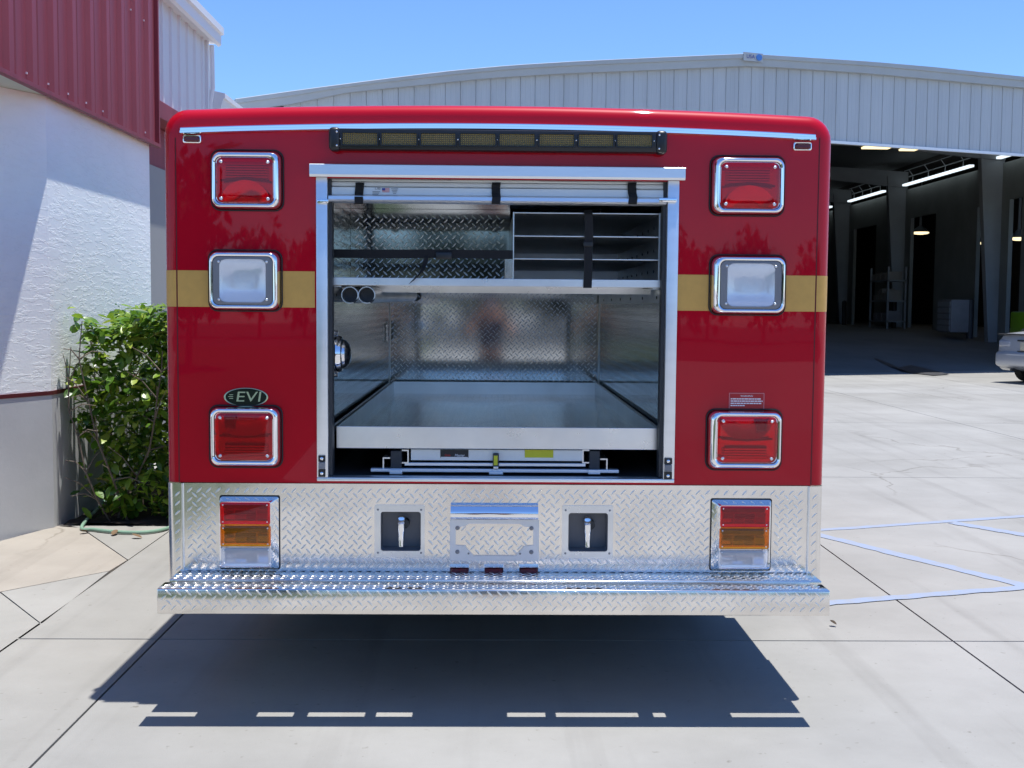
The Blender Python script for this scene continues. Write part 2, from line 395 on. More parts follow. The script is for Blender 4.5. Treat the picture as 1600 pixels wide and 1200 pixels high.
# ================================================================== LEFT BUILDING
M_stucco = mat('stucco', (0.92, 0.945, 0.92), 0.9, var=0.03, vscale=2)
nt = M_stucco.node_tree; b_ = nt.nodes['Principled BSDF']
tc = nd(nt, 'ShaderNodeTexCoord'); mp = nd(nt, 'ShaderNodeMapping'); mp.inputs['Scale'].default_value = (9.0, 6.5, 30)
nt.links.new(tc.outputs['Object'], mp.inputs[0])
n1 = nd(nt, 'ShaderNodeTexNoise', Scale=1.0, Detail=5.0, Roughness=0.68, Distortion=0.35); nt.links.new(mp.outputs[0], n1.inputs['Vector'])
rp = nd(nt, 'ShaderNodeValToRGB'); rp.color_ramp.elements[0].position = 0.50; rp.color_ramp.elements[1].position = 0.555
nt.links.new(n1.outputs[0], rp.inputs[0])
n2 = nd(nt, 'ShaderNodeTexNoise', Scale=55.0, Detail=4.0); nt.links.new(tc.outputs['Object'], n2.inputs['Vector'])
ad = nd(nt, 'ShaderNodeMath', operation='MULTIPLY_ADD'); nt.links.new(n2.outputs[0], ad.inputs[0]); ad.inputs[1].default_value = 0.25
nt.links.new(rp.outputs[0], ad.inputs[2])
bp = nd(nt, 'ShaderNodeBump', Strength=0.34, Distance=0.007); nt.links.new(ad.outputs[0], bp.inputs['Height']); nt.links.new(bp.outputs[0], b_.inputs['Normal'])
M_wbase = mat('wall_base_paint', (0.52, 0.53, 0.53), 0.85, var=0.07, vscale=2, bump=0.03, bscale=40)
M_maroon = mat('maroon_metal', (0.25, 0.045, 0.058), 0.5, var=0.16, vscale=3, stretch=(3, 3, 0.25))
M_marstripe = mat('maroon_stripe', (0.10, 0.012, 0.016), 0.6)
M_soffit = mat('soffit_paint', (0.62, 0.66, 0.60), 0.8)
M_whitemet = mat('white_metal', (0.66, 0.67, 0.69), 0.5, var=0.04, vscale=2)
M_whitetrim = mat('white_trim', (0.72, 0.73, 0.75), 0.5)
M_greywall = mat('grey_wall', (0.30, 0.30, 0.29), 0.8)
M_shade = mat('dark_recess', (0.03, 0.022, 0.024), 0.8)
YE = (xw+0.03)/((246-767)/FPX)/1.0      # far end of the wall
zS = P(80, 150, YC).z                  # underside of the red band
bld = thing('commercial_building', 'white stucco building with a maroon ribbed metal band and white upper wall beside the bush', 'building', (xw-1, YC, 0))
plan = [(xw, YC), (xw, YE), (xw-4, YE), (xw-4, YC-3.0), (xw-0.18*9, YC-0.33*9), (xw-0.18, YC-0.33)]
zst = P(105, 612, YC+0.1).z
bm = BM(); prism(bm, plan, 'z', zst+0.012, zS); fin('stucco_wall', bm, M_stucco, bld)
def inset_plan(d): return [(xw+d, YC), (xw+d, YE), (xw-4, YE), (xw-4, YC-3.0), (xw-0.18*9+d, YC-0.33*9), (xw-0.18+d, YC-0.33-0.3*d)]
bm = BM(); prism(bm, inset_plan(0.004), 'z', -0.02, zst-0.014); fin('wall_base', bm, M_wbase, bld)
bm = BM(); prism(bm, inset_plan(0.008), 'z', zst-0.0138, zst+0.0118); fin('stripe', bm, M_marstripe, bld)
# maroon ribbed panels
xf = xw+0.034; YF = (xf)/((250-767)/FPX)
pw = 0.342; n = 20
pan = None
for i in range(n):
    if pan is None:
        bm = BM()
        prof = [(0, 0), (0, 0.055), (0.030, 0.085), (0.030, 0.150), (0, 0.180), (0, 0.222), (0.008, 0.232), (0.008, 0.280), (0, 0.290), (0, pw-0.001), (-0.02, pw-0.001), (-0.02, 0)]
        prism(bm, prof, 'z', 0, 2.6)
        o = fin('wall_panel', bm, M_maroon, bld); pan = o.data
        o.matrix_basis = Matrix.Translation((xf, YF-pw*(i+1), zS+0.004))
    else: share('wall_panel', pan, bld, Matrix.Translation((xf, YF-pw*(i+1), zS+0.004)))
bm = BM(); box(bm, (xf-0.3, YF+0.001, zS), (xf+0.034, YF+0.03, zS+2.6)); fin('corner_trim', bm, M_maroon, bld)
bm = BM(); box(bm, (xf-0.005, YF-pw*n, zS-0.014), (xf+0.040, YF+0.032, zS+0.012)); fin('drip_trim', bm, M_maroon, bld)
bm = BM(); box(bm, (xf-3.5, YF-pw*n, zS+0.002), (xf-0.022, YF-0.4, zS+0.03)); fin('soffit', bm, M_soffit, bld)
bm = BM()
for i in range(n*1):
    for zz in (0.06, 0.95, 1.8):
        if R.random() < 0.6: continue
        dd = YF-pw*(i+1)+0.05; box(bm, (xf-0.002, dd-0.006, zS+zz), (xf+0.008, dd+0.006, zS+zz+0.012))
fin('screw', bm, M_whitetrim, bld, kind='stuff')
# white ribbed wall set back beyond the maroon block
xs = xw-0.23
Y2 = xs/((329-767)/FPX); zb2 = P(280, 176, xs/((280-767)/FPX)).z; zt2 = P(300, 42, xs/((300-767)/FPX)).z
wp = 0.30; m_ = int((Y2-YF+0.7)/wp); pan = None
for i in range(m_):
    mt = Matrix.Translation((xs, Y2-0.05-wp*(i+1), zb2))
    if pan is None:
        bm = BM(); prof = [(0, 0), (0, 0.11), (0.022, 0.125), (0.022, 0.165), (0, 0.18), (0, wp-0.001), (-0.02, wp-0.001), (-0.02, 0)]
        prism(bm, prof, 'z', 0, zt2-zb2+0.1); o = fin('white_panel', bm, M_whitemet, bld); pan = o.data; o.matrix_basis = mt
    else: share('white_panel', pan, bld, mt)
bm = BM(); box(bm, (xs-0.4, Y2-0.05, zb2-0.4), (xs+0.03, Y2, zt2+0.1)); fin('corner_trim', bm, M_whitetrim, bld)
bm = BM(); tube(bm, [(xs+0.045, Y2+0.05, zt2), (xs+0.05, Y2+0.05, zt2-0.45), (xs+0.02, Y2+0.05, zt2-0.6), (xs+0.02, Y2+0.05, 0)], 0.03, 8); fin('downspout', bm, M_whitetrim, bld, True)
eo = P(345, 55, Y2+0.1)
bm = BM(); prism(bm, [(xs-0.15, zt2+0.03), (eo.x-0.035, zt2+0.03), (eo.x-0.03, zt2+0.0), (eo.x, zt2+0.02), (eo.x, zt2+0.12), (eo.x+0.03, zt2+0.13), (eo.x+0.03, zt2+0.20), (xs-0.15, zt2+0.30)], 'y', YF-3, Y2+0.12); fin('eave_gutter', bm, M_whitetrim, bld)
bm = BM(); prism(bm, [(xs-0.15, zt2+0.1), (xs-0.15, zt2+0.295), (xs-4, zt2+1.2), (xs-4, zt2+0.9)], 'y', YF-3, Y2+0.1); fin('roof', bm, M_whitemet, bld)
bm = BM(); box(bm, (xs-0.3, YF+0.04, zb2-0.16), (xs+0.06, Y2-0.06, zb2-0.002), 0.006); fin('red_beam', bm, M_maroon, bld)
zc = P(254, 272, Y2-1).z
bm = BM(); box(bm, (xs-0.5, YE-0.4, zc), (xs-0.12, Y2-0.06, zb2-0.17)); fin('recessed_wall', bm, M_maroon, bld)
bm = BM(); box(bm, (xs-0.5, YE-0.4, -0.02), (xs-0.08, Y2-0.06, zc-0.003)); fin('lower_wall', bm, M_greywall, bld)
# low wing farther back, with its gutter
zg = P(338, 146, Y2+0.15).z
bm = BM(); prism(bm, [(eo.x-0.2, zg-0.17), (eo.x-0.02, zg-0.17), (eo.x+0.01, zg-0.06), (eo.x+0.03, zg-0.05), (eo.x+0.03, zg), (eo.x-0.2, zg+0.05)], 'y', Y2+0.14, Y2+7); fin('wing_gutter', bm, M_whitetrim, bld)
bm = BM(); box(bm, (eo.x-3.5, Y2+0.1, -0.02), (eo.x-0.12, Y2+7, zg-0.17)); fin('wing_wall', bm, M_whitemet, bld)

# ================================================================== HANGAR
FA, FB = 22.2, 0.36
def F(px, py):
    d = ray(px, py); t = FA/(d.y-FB*d.x); return Vector((d.x*t, d.y*t, EYE+d.z*t))
fu = Vector((1, FB, 0)).normalized(); fn_ = Vector((FB, -1, 0)).normalized()
def FP(x, z, out=0.0): return Vector((x, FA+FB*x, z))+fn_*out
top_px = [(366,156),(472,141),(579,127),(686,113.5),(793,103.5),(900,97),(1040,90.5),(1160,85.5),(1200,88),(1350,97.5),(1450,106),(1600,122)]
bot_px = [(366,176),(447,165.5),(544,145.5),(650,135),(757,124),(864,117),(1040,110),(1160,104.5),(1200,106),(1350,116),(1450,125),(1600,139)]
def curve(pxs):
    pts = [F(*p) for p in pxs]
    def f(x):
        if x <= pts[0].x: a, b = pts[0], pts[1]
        elif x >= pts[-1].x: a, b = pts[-2], pts[-1]
        else:
            for a, b in zip(pts, pts[1:]):
                if a.x <= x <= b.x: break
        return a.z+(b.z-a.z)*(x-a.x)/(b.x-a.x)
    return f
zt, zbt = curve(top_px), curve(bot_px)
M_clad = mat('hangar_cladding', (0.48, 0.505, 0.515), 0.5, var=0.07, vscale=1.6, stretch=(1.5, 1.5, 0.12))
M_cladtrim = mat('hangar_trim', (0.40, 0.43, 0.44), 0.5, var=0.05, vscale=2)
M_cladlight = mat('hangar_light_trim', (0.85, 0.88, 0.90), 0.4)
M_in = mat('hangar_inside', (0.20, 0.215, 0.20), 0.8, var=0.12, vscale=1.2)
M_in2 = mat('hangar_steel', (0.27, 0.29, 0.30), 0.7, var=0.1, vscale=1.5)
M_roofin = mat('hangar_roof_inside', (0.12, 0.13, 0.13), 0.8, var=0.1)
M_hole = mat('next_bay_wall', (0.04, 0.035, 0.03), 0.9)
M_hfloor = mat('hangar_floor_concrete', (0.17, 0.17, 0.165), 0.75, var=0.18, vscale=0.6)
hg = thing('hangar', 'long pale metal hangar with a wide dark open doorway behind the truck', 'hangar', (5, 24, 0))
zdoor = F(1450, 231).z
x = F(366, 150).x; pitch = 0.283
xa = F(443, 160).x
while xa < 17.0:
    zb = zdoor if xa > 2.0 else 0.0
    bm = BM()
    prof = [(0.0, 0.0), (0.006, 0.016), (0.022, 0.016), (0.028, 0.0), (pitch*0.36, 0.0), (pitch*0.38, 0.003), (pitch*0.42, 0.003), (pitch*0.44, 0.0),
            (pitch*0.68, 0.0), (pitch*0.70, 0.003), (pitch*0.74, 0.003), (pitch*0.76, 0.0), (pitch-0.004, 0.0), (pitch-0.004, -0.02), (0.0, -0.02)]
    loft(bm, [[FP(xa+u, zb, o) for u, o in prof], [FP(xa+u, zbt(xa+u)+0.06, o) for u, o in prof]], True, True)
    fin('cladding_panel', bm, M_clad, hg)
    xa += pitch
xs_ = [F(366, 150).x+(17.5-F(366, 150).x)*i/48 for i in range(49)]
bm = BM()
loft(bm, [[FP(x, zbt(x), 0.02), FP(x, zbt(x), 0.13), FP(x, zbt(x)+(zt(x)-zbt(x))*0.55, 0.15), FP(x, zbt(x)+(zt(x)-zbt(x))*0.6, 0.19), FP(x, zt(x)-0.02, 0.20), FP(x, zt(x), 0.12), FP(x, zt(x), -0.1), FP(x, zbt(x)+0.1, -0.1)] for x in xs_], True, True)
fin('roof_edge_trim', bm, M_cladtrim, hg, True)
bm = BM(); loft(bm, [[FP(x, zdoor-0.05, -0.02), FP(x, zdoor-0.05, 0.045), FP(x, zdoor+0.008, 0.045), FP(x, zdoor+0.008, -0.02)] for x in (1.9, 9, 17.4)], True, True)
fin('door_header', bm, M_cladlight, hg)
bm = BM()
back = Vector((0, 48, 0))
loft(bm, [[FP(x, zt(x)-0.03, -0.1) for x in xs_], [FP(x, zt(x)-0.03, -0.1)+back for x in xs_]], closed=False)
fin('roof', bm, M_roofin, hg)
for a, b, nm in ((F(366, 150).x+0.2, None, 'side_wall'),):
    bm = BM(); y0 = FA+FB*a
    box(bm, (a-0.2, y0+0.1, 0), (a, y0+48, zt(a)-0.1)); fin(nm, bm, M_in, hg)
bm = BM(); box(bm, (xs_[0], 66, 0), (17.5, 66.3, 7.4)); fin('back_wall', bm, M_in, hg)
# floor rising gently into the bay
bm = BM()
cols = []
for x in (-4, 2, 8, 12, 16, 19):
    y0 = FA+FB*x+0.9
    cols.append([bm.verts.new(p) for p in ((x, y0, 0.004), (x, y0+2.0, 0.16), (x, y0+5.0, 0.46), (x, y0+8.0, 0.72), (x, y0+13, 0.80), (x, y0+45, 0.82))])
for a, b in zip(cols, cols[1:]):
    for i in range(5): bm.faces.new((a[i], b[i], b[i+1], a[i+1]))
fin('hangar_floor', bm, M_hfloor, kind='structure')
# inner side wall with doorways into the next bay
XW = 15.0
def WP(px, py):
    d = ray(px, py); t = XW/d.x; return Vector((XW, d.y*t, EYE+d.z*t))
holes = []
for (a, b, ztop) in ((1426, 1465, 337), (1530, 1552, 322), (1337, 1372, 355), (1580, 1600, 310)):
    y1, y0 = WP(a, 430).y, WP(b, 430).y
    holes.append((y0, y1, 0.0, WP((a+b)/2, ztop).z))
bm = BM(); sheet_holes(bm, 29.5, 66, 0, 5.72, holes, lambda u, v_: (XW, u, v_))
solid(bm, 0.12)
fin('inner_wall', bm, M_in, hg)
bm = BM()
y = 29.6
while y < 64:
    if not any(h[0]-0.05 < y < h[1]+0.1 for h in holes): box(bm, (XW-0.03, y, 2.2), (XW-0.001, y+0.035, 5.7))
    y += 0.3
fin('wall_rib', bm, M_in, hg, kind='stuff')
bm = BM(); sheet_holes(bm, 29.5, 66, 0.7, 2.2, [(h[0]-0.01, h[1]+0.01, 0, 9) for h in holes], lambda u, v_: (XW-0.06, u, v_)); solid(bm, 0.03)
fin('wainscot', bm, M_in2, hg)
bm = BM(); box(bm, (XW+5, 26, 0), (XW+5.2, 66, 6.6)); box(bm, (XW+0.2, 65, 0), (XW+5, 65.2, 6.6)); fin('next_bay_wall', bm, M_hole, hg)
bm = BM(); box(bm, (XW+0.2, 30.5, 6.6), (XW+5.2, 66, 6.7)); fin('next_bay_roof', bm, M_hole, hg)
# tapered steel frames
for pc in (1563, 1414, 1327, 1262):
    yc = WP(pc, 430).y
    bm = BM()
    prism(bm, [(XW-0.40, 0.5), (XW-0.07, 0.5), (XW-0.07, 6.2), (XW-0.80, 6.2)], 'y', yc-0.20, yc-0.17)
    prism(bm, [(XW-0.42, 0.5), (XW-0.38, 0.5), (XW-0.78, 6.2), (XW-0.84, 6.2)], 'y', yc-0.30, yc-0.06)
    fin('column', bm, M_in2, hg)
    bm = BM()
    prism(bm, [(XW-0.08, 5.80), (XW-0.9, 5.85), (XW-3.5, 6.12), (XW-9, 6.35), (XW-19, 6.5), (XW-19, 6.72), (XW-9, 6.70), (XW-3.5, 6.55), (XW-0.08, 6.35)], 'y', yc-0.26, yc-0.12)
    fin('rafter', bm, M_in2, hg)
M_daylit = mat('daylit_panel', (0.9, 0.95, 1.0), 0.5, emit=(0.80, 0.92, 1.0), emit_s=1.0)  # emission stands in for daylight through translucent wall panels
M_warm = mat('warm_light', (1, 0.9, 0.7), 0.5, emit=(1.0, 0.80, 0.45), emit_s=1.4)
def wall_strip(pa, pb, z, label):
    y1, y0 = WP(pa, 300).y, WP(pb, 300).y
    t = thing('daylit_panel', label, 'light', (XW-0.3, (y0+y1)/2, z), 'daylit panel strips along the hangar side wall')
    bm = BM(); box(bm, (XW-0.36, y0, z-0.07), (XW-0.2, y1, z), 0.01); fin('diffuser', bm, M_daylit, t)
    bm = BM()
    for dz, dx in ((0.22, 0.0), (0.42, -0.15)): box(bm, (XW-0.26+dx, y0+0.1, z+dz), (XW-0.235+dx, y1-0.3, z+dz+0.025))
    for k_ in range(4): yy = y0+(y1-y0)*(k_+0.5)/4; tube(bm, [(XW-0.25, yy, z), (XW-0.25, yy, z+0.23), (XW-0.4, yy, z+0.43)], 0.012, 5)
    fin('hanger_frame', bm, M_cladtrim, t)
zst_ = WP(1530, 258).z
wall_strip(1425, 1531, zst_, 'long white daylit panel strip between the two tall grey columns in the hangar')
wall_strip(1338, 1393, zst_, 'shorter white daylit panel strip beyond the second grey column in the hangar')
wall_strip(1288, 1309, zst_, 'farthest white daylit panel strip, showing just past the truck edge')
wall_strip(1572, 1660, zst_, 'nearest white daylit panel strip under the hangar door header, cut by the picture edge')
for (a, b_, c, lab) in ((1350, 1392, 230, 'wider pale roof light just under the hangar door header'), (1409, 1434, 233, 'narrower pale roof light just under the hangar door header')):
    Yl = 33.0; p0, p1 = P(a, c, Yl), P(b_, c, Yl)
    t = thing('roof_light', lab, 'light', (p0.x, Yl, p0.z), 'roof lights in the hangar')
    bm = BM(); box(bm, (p0.x, Yl-0.25, p0.z-0.02), (p1.x, Yl+0.25, p0.z+0.03), 0.01); fin('diffuser', bm, M_warm, t)
    bm = BM(); box(bm, (p0.x-0.05, Yl-0.3, p0.z+0.031), (p1.x+0.05, Yl+0.3, p0.z+0.16), 0.01); tube(bm, [((p0.x+p1.x)/2, Yl, p0.z+0.16), ((p0.x+p1.x)/2, Yl, 6.8)], 0.02, 6); fin('housing', bm, M_in2, t)
for (a, c, r_, lab) in ((1438, 364, 0.34, 'orange pendant lamp seen through the doorway between the two columns'), (1537, 348, 0.17, 'upper of two small pendant lamps in the narrow doorway'),
                        (1540, 380, 0.2, 'lower of two small pendant lamps in the narrow doorway'), (1592, 373, 0.3, 'pendant lamp seen in the doorway above the lime green truck')):
    d = ray(a, c); t_ = (XW+2.0)/d.x; p = Vector((d.x*t_, d.y*t_, EYE+d.z*t_))
    t = thing('pendant_lamp', lab, 'light', p, 'pendant lamps in the next bay')
    bm = BM(); loft(bm, [[(p.x+math.cos(k_*math.pi/8)*rr_, p.y+math.sin(k_*math.pi/8)*rr_, p.z+dz) for k_ in range(16)] for rr_, dz in ((r_*0.3, -0.06), (r_*0.8, -0.04), (r_, 0.0), (r_*0.9, 0.03))], True, True); fin('bulb', bm, M_warm, t, True)
    bm = BM(); loft(bm, [[(p.x+math.cos(k_*math.pi/8)*rr_, p.y+math.sin(k_*math.pi/8)*rr_, p.z+dz) for k_ in range(16)] for rr_, dz in ((r_*1.02, 0.035), (r_*0.5, 0.2), (0.05, 0.3), (0.02, 6.6-p.z))], True, True); fin('shade', bm, M_in2, t, True)
for (a, lab) in ((1318, 'dark bollard nearest the truck edge inside the hangar'), (1396, 'dark bollard beside the second grey column'), (1515, 'dark bollard left of the tall near column')):
    d = ray(a, 519); yb = 14.2/d.x*d.y; xb = 14.2
    t = thing('bollard', lab, 'bollard', (xb, yb, 0.7), 'bollards along the hangar side wall')
    bm = BM(); cyl(bm, (xb, yb), 'z', 0.09, 0.6, 1.72, 14); fin('post', bm, M_dark, t, True)
    bm = BM(); loft(bm, [[(xb+math.cos(k_*math.pi/7)*q, yb+math.sin(k_*math.pi/7)*q, 1.722+dz) for k_ in range(14)] for q, dz in ((0.092, 0), (0.07, 0.04), (0.02, 0.06))], True, True); fin('cap', bm, M_dark, t, True)
def on_floor(px, depth_px_y=None):
    d = ray(px, 519); xb = 13.9; return Vector((xb, d.y/d.x*xb, 0.0))
def clutter(name, label, cat, px, build):
    p = on_floor(px); t = thing(name, label, cat, (p.x, p.y, 0.7)); build(t, p); return t
def b_cab(t, p):
    bm = BM(); box(bm, (p.x-0.3, p.y-0.5, 0.78), (p.x+0.3, p.y+0.5, 1.75), 0.02); fin('cabinet_body', bm, M_grey, t, True)
    for k_ in range(5):
        bm = BM(); box(bm, (p.x-0.33, p.y-0.46, 0.82+0.18*k_), (p.x-0.302, p.y+0.46, 0.97+0.18*k_), 0.005); fin('drawer', bm, M_in2, t)
def b_rack(t, p):
    bm = BM()
    for dx in (-0.3, 0.3):
        for dy in (-0.9, 0.9): box(bm, (p.x+dx-0.03, p.y+dy-0.03, 0.7), (p.x+dx+0.03, p.y+dy+0.03, 2.9))
    fin('upright', bm, M_in2, t, kind='stuff')
    for z in (1.0, 1.7, 2.4):
        bm = BM(); box(bm, (p.x-0.33, p.y-0.93, z), (p.x+0.33, p.y+0.93, z+0.05)); fin('shelf', bm, M_in2, t)
        bm = BM(); y = p.y-0.85
        while y < p.y+0.6:
            w_ = R.uniform(0.2, 0.45); box(bm, (p.x-0.25, y, z+0.051), (p.x+0.2, y+w_, z+R.uniform(0.25, 0.55)), 0.01); y += w_+0.05
        fin('stored_box', bm, R.choice((M_gold, M_conct, M_grey)), t, kind='stuff')
clutter('tool_cabinet', 'dim grey tool cabinet with drawers against the hangar side wall', 'cabinet', 1490, b_cab)
clutter('storage_rack', 'dim storage rack of boxes beyond the second grey column', 'rack', 1385, b_rack)
# dark wet track over the hangar floor
bm = BM(); V = []
for (px_, py_, w_) in ((1285, 551, 0.35), (1330, 556, 0.38), (1370, 562, 0.36), (1405, 569, 0.42), (1430, 575, 0.55), (1452, 579, 0.6), (1466, 582, 0.2)):
    d = ray(px_, py_); y = 25.0
    for _ in range(40):
        x = d.x/d.y*y; y0 = FA+FB*x+0.9; z = max(0.004, min(0.16, 0.004+0.078*(y-y0))) + 0.012; y = (z-EYE)/d.z*d.y
    x = d.x/d.y*y
    def fz(yy, xx): return max(0.004, 0.004+0.078*(yy-(FA+FB*xx+0.9)))+0.012
    V.append((bm.verts.new((x, y-w_*2, fz(y-w_*2, x))), bm.verts.new((x, y+w_*2, fz(y+w_*2, x)))))
for a, b in zip(V, V[1:]): bm.faces.new((a[0], b[0], b[1], a[1]))
fin('wet_track', bm, M_stain, kind='structure')
# small emblem on the roof edge: U S A and a blue globe
e0 = F(1165, 92); ex_ = e0.x
def onf(x_, z_): return FP(ex_+x_*fu.x, e0.z+z_, 0.225)
bm = BM(); loft(bm, [[FP(ex_-0.17, e0.z-0.085, o), FP(ex_+0.26, e0.z-0.085, o), FP(ex_+0.26, e0.z+0.085, o), FP(ex_-0.17, e0.z+0.085, o)] for o in (0.19, 0.215)], True, True)
sg = fin('roof_sign', bm, M_cladtrim, hg)
bm = BM(); text(bm, 'USA', 0.11, lambda x_, z_: onf(x_-0.02, z_)); fin('lettering', bm, M_bprint, sg)
bm = BM(); loft(bm, [[FP(ex_+0.17+0.065*math.cos(k_*math.pi/10), e0.z+0.065*math.sin(k_*math.pi/10), o) for k_ in range(20)] for o in (0.21, 0.232)], True, True); fin('globe', bm, mat('globe_blue', (0.06, 0.2, 0.55), 0.4), sg)

# ================================================================== RESCUE TRUCK
YR = 4.22
xl, xr = P(257, 460, YR+0.01).x, P(1295.5, 460, YR+0.01).x
XC, WD = (xl+xr)/2, xr-xl
CROWN = 0.030
def crown(x): return -CROWN*(2*(x-XC)/WD)**2
ztop = P(760, 164.5, YR+0.03).z
zrb = P(770, 756, YR).z
truck = thing('rescue_truck', 'red rescue truck seen from behind with its rear roll-up door open and gold stripe', 'truck', (XC, YR+2.5, 0))
hx0, hx1, hz0, hz1 = pxr(507, 281, 1046, 748, YR)      # the door opening in the red skin
RB, RC = 0.045, 0.085
def outline(ins, Y, zb=zrb):
    rc = RC-ins*0.6; a, b = xl+ins, xr-ins; out = [Vector((b, Y, zb))]
    zc = lambda x: ztop-ins+crown(x)
    for k_ in range(8):
        t = rad(90*k_/7); x = b-rc+rc*math.cos(t); out.append(Vector((x, Y, zc(x)-rc+rc*math.sin(t) if k_ < 7 else zc(x))))
    for k_ in range(1, 24):
        x = b-rc+(a-b+2*rc)*k_/24; out.append(Vector((x, Y, zc(x))))
    for k_ in range(8):
        t = rad(90+90*k_/7); x = a+rc+rc*math.cos(t); out.append(Vector((x, Y, zc(x)-rc+rc*math.sin(t) if k_ > 0 else zc(x))))
    out.append(Vector((a, Y, zb)))
    return out
bm = BM()
loops = []
for k_ in range(7):
    f = rad(90*k_/6); loops.append(outline(RB*(1-math.sin(f)), YR+RB*(1-math.cos(f))))
loops.append(outline(0, YR+3.6))
loft(bm, loops, False, True, closed=True)
rear = outline(RB, YR)
hole = [Vector((hx0, YR, hz0)), Vector((hx1, YR, hz0)), Vector((hx1, YR, hz1)), Vector((hx0, YR, hz1))]
for p in (hx0, hx1):
    pass
tri = tessellate_polygon([rear, hole]); allp = rear+hole
vs = [bm.verts.new(p) for p in allp]
for t in tri: 
    try: bm.faces.new([vs[i] for i in t])
    except ValueError: pass
bmesh.ops.remove_doubles(bm, verts=bm.verts[:], dist=1e-5)
bmesh.ops.recalc_face_normals(bm, faces=bm.faces[:])
bmesh.ops.delete(bm, geom=[f for f in bm.faces if f.calc_area() < 1e-9], context='FACES_ONLY')
body = fin('body', bm, M_red, truck, True)
# vertical seams of the corner posts
for pc in (277, 1274):
    x = P(pc, 480, YR).x
    bm = BM(); box(bm, (x-0.002, YR-0.0006, zrb+0.002), (x+0.002, YR+0.004, P(pc, 215, YR).z)); fin('panel_seam', bm, M_redseam, truck)
# gold stripe round the corners
zs0, zs1 = P(770, 483, YR).z, P(770, 426.5, YR).z
def stripe_path(side):
    o = 0.0008; pts = []
    for k_ in range(8):
        f = rad(90*k_/7); i = RB*(1-math.sin(f)); y = YR+RB*(1-math.cos(f))
        nx, ny = math.sin(f), -math.cos(f)
        x = (xl+i-nx*o) if side < 0 else (xr-i+nx*o)
        pts.append((x, y+ny*o))
    pts.append(((xl-o) if side < 0 else (xr+o), YR+3.5))
    inner = P(492, 450, YR).x if side < 0 else P(1057, 460, YR).x
    return [(inner, YR-o)]+pts
for side in (-1, 1):
    pts = stripe_path(side)
    seam = P(277, 480, YR).x if side < 0 else P(1274, 480, YR).x
    gap = 0.0025
    A_ = [pts[0], (seam-side*gap, YR-0.0008)]; B_ = [(seam+side*gap, YR-0.0008)]+pts[1:]
    for pp in (A_, B_):
        bm = BM(); V = [(bm.verts.new((x, y, zs0)), bm.verts.new((x, y, zs1))) for x, y in pp]
        for a, b in zip(V, V[1:]): bm.faces.new((a[0], b[0], b[1], a[1]))
        fin('gold_stripe', bm, M_gold, truck, True)
# chrome drip rail along the top
x0, x1 = P(283, 205, YR).x, P(1273, 216, YR).x
zt0, zt1 = P(770, 204, YR).z, P(770, 193.5, YR).z
bm = BM(); L_ = []
for k_ in range(33):
    x = x0+(x1-x0)*k_/32; c = crown(x)
    L_.append([(x, YR-y, z+c) for y, z in ((0.0, zt0), (0.012, zt0), (0.020, zt0+0.004), (0.020, zt0+(zt1-zt0)*0.5), (0.013, zt0+(zt1-zt0)*0.58), (0.013, zt1-0.003), (0.010, zt1), (0.0, zt1))])
loft(bm, L_, True, True); fin('drip_rail', bm, M_chrome, truck, True, ang=0.4)
# little marker lights in the top corners
def marker(px0, py0, px1, py1):
    x0, x1, z0, z1 = pxr(px0, py0, px1, py1, YR)
    bm = BM(); loft(bm, [rr(x0, x1, z0, z1, 0.006, YR+0.002), rr(x0, x1, z0, z1, 0.006, YR-0.010), rr(x0+0.003, x1-0.003, z0+0.003, z1-0.003, 0.005, YR-0.012), rr(x0+0.003, x1-0.003, z0+0.003, z1-0.003, 0.005, YR-0.006)], False, True)
    o = fin('corner_marker_light', bm, M_chrome, truck, True, ang=0.4)
    bm = BM(); loft(bm, [rr(x0+0.0035, x1-0.0035, z0+0.0035, z1-0.0035, 0.009, YR-0.0065), rr(x0+0.0035, x1-0.0035, z0+0.0035, z1-0.0035, 0.009, YR-0.013), rr(x0+0.010, x1-0.010, z0+0.009, z1-0.009, 0.004, YR-0.018)], False, True)
    fin('lens', bm, M_ldred, o, True)
marker(287, 211.5, 315, 224); marker(1239, 223, 1267, 235.5)
for sx_, xx in ((-1, xl), (1, xr)):
    z = P(1297, 227, YR).z
    bm = BM(); cyl(bm, (YR+0.12, z), 'x', 0.02, xx-sx_*0.003, xx+sx_*0.012, 16); fin('side_marker_light', bm, M_chrome, truck, True)

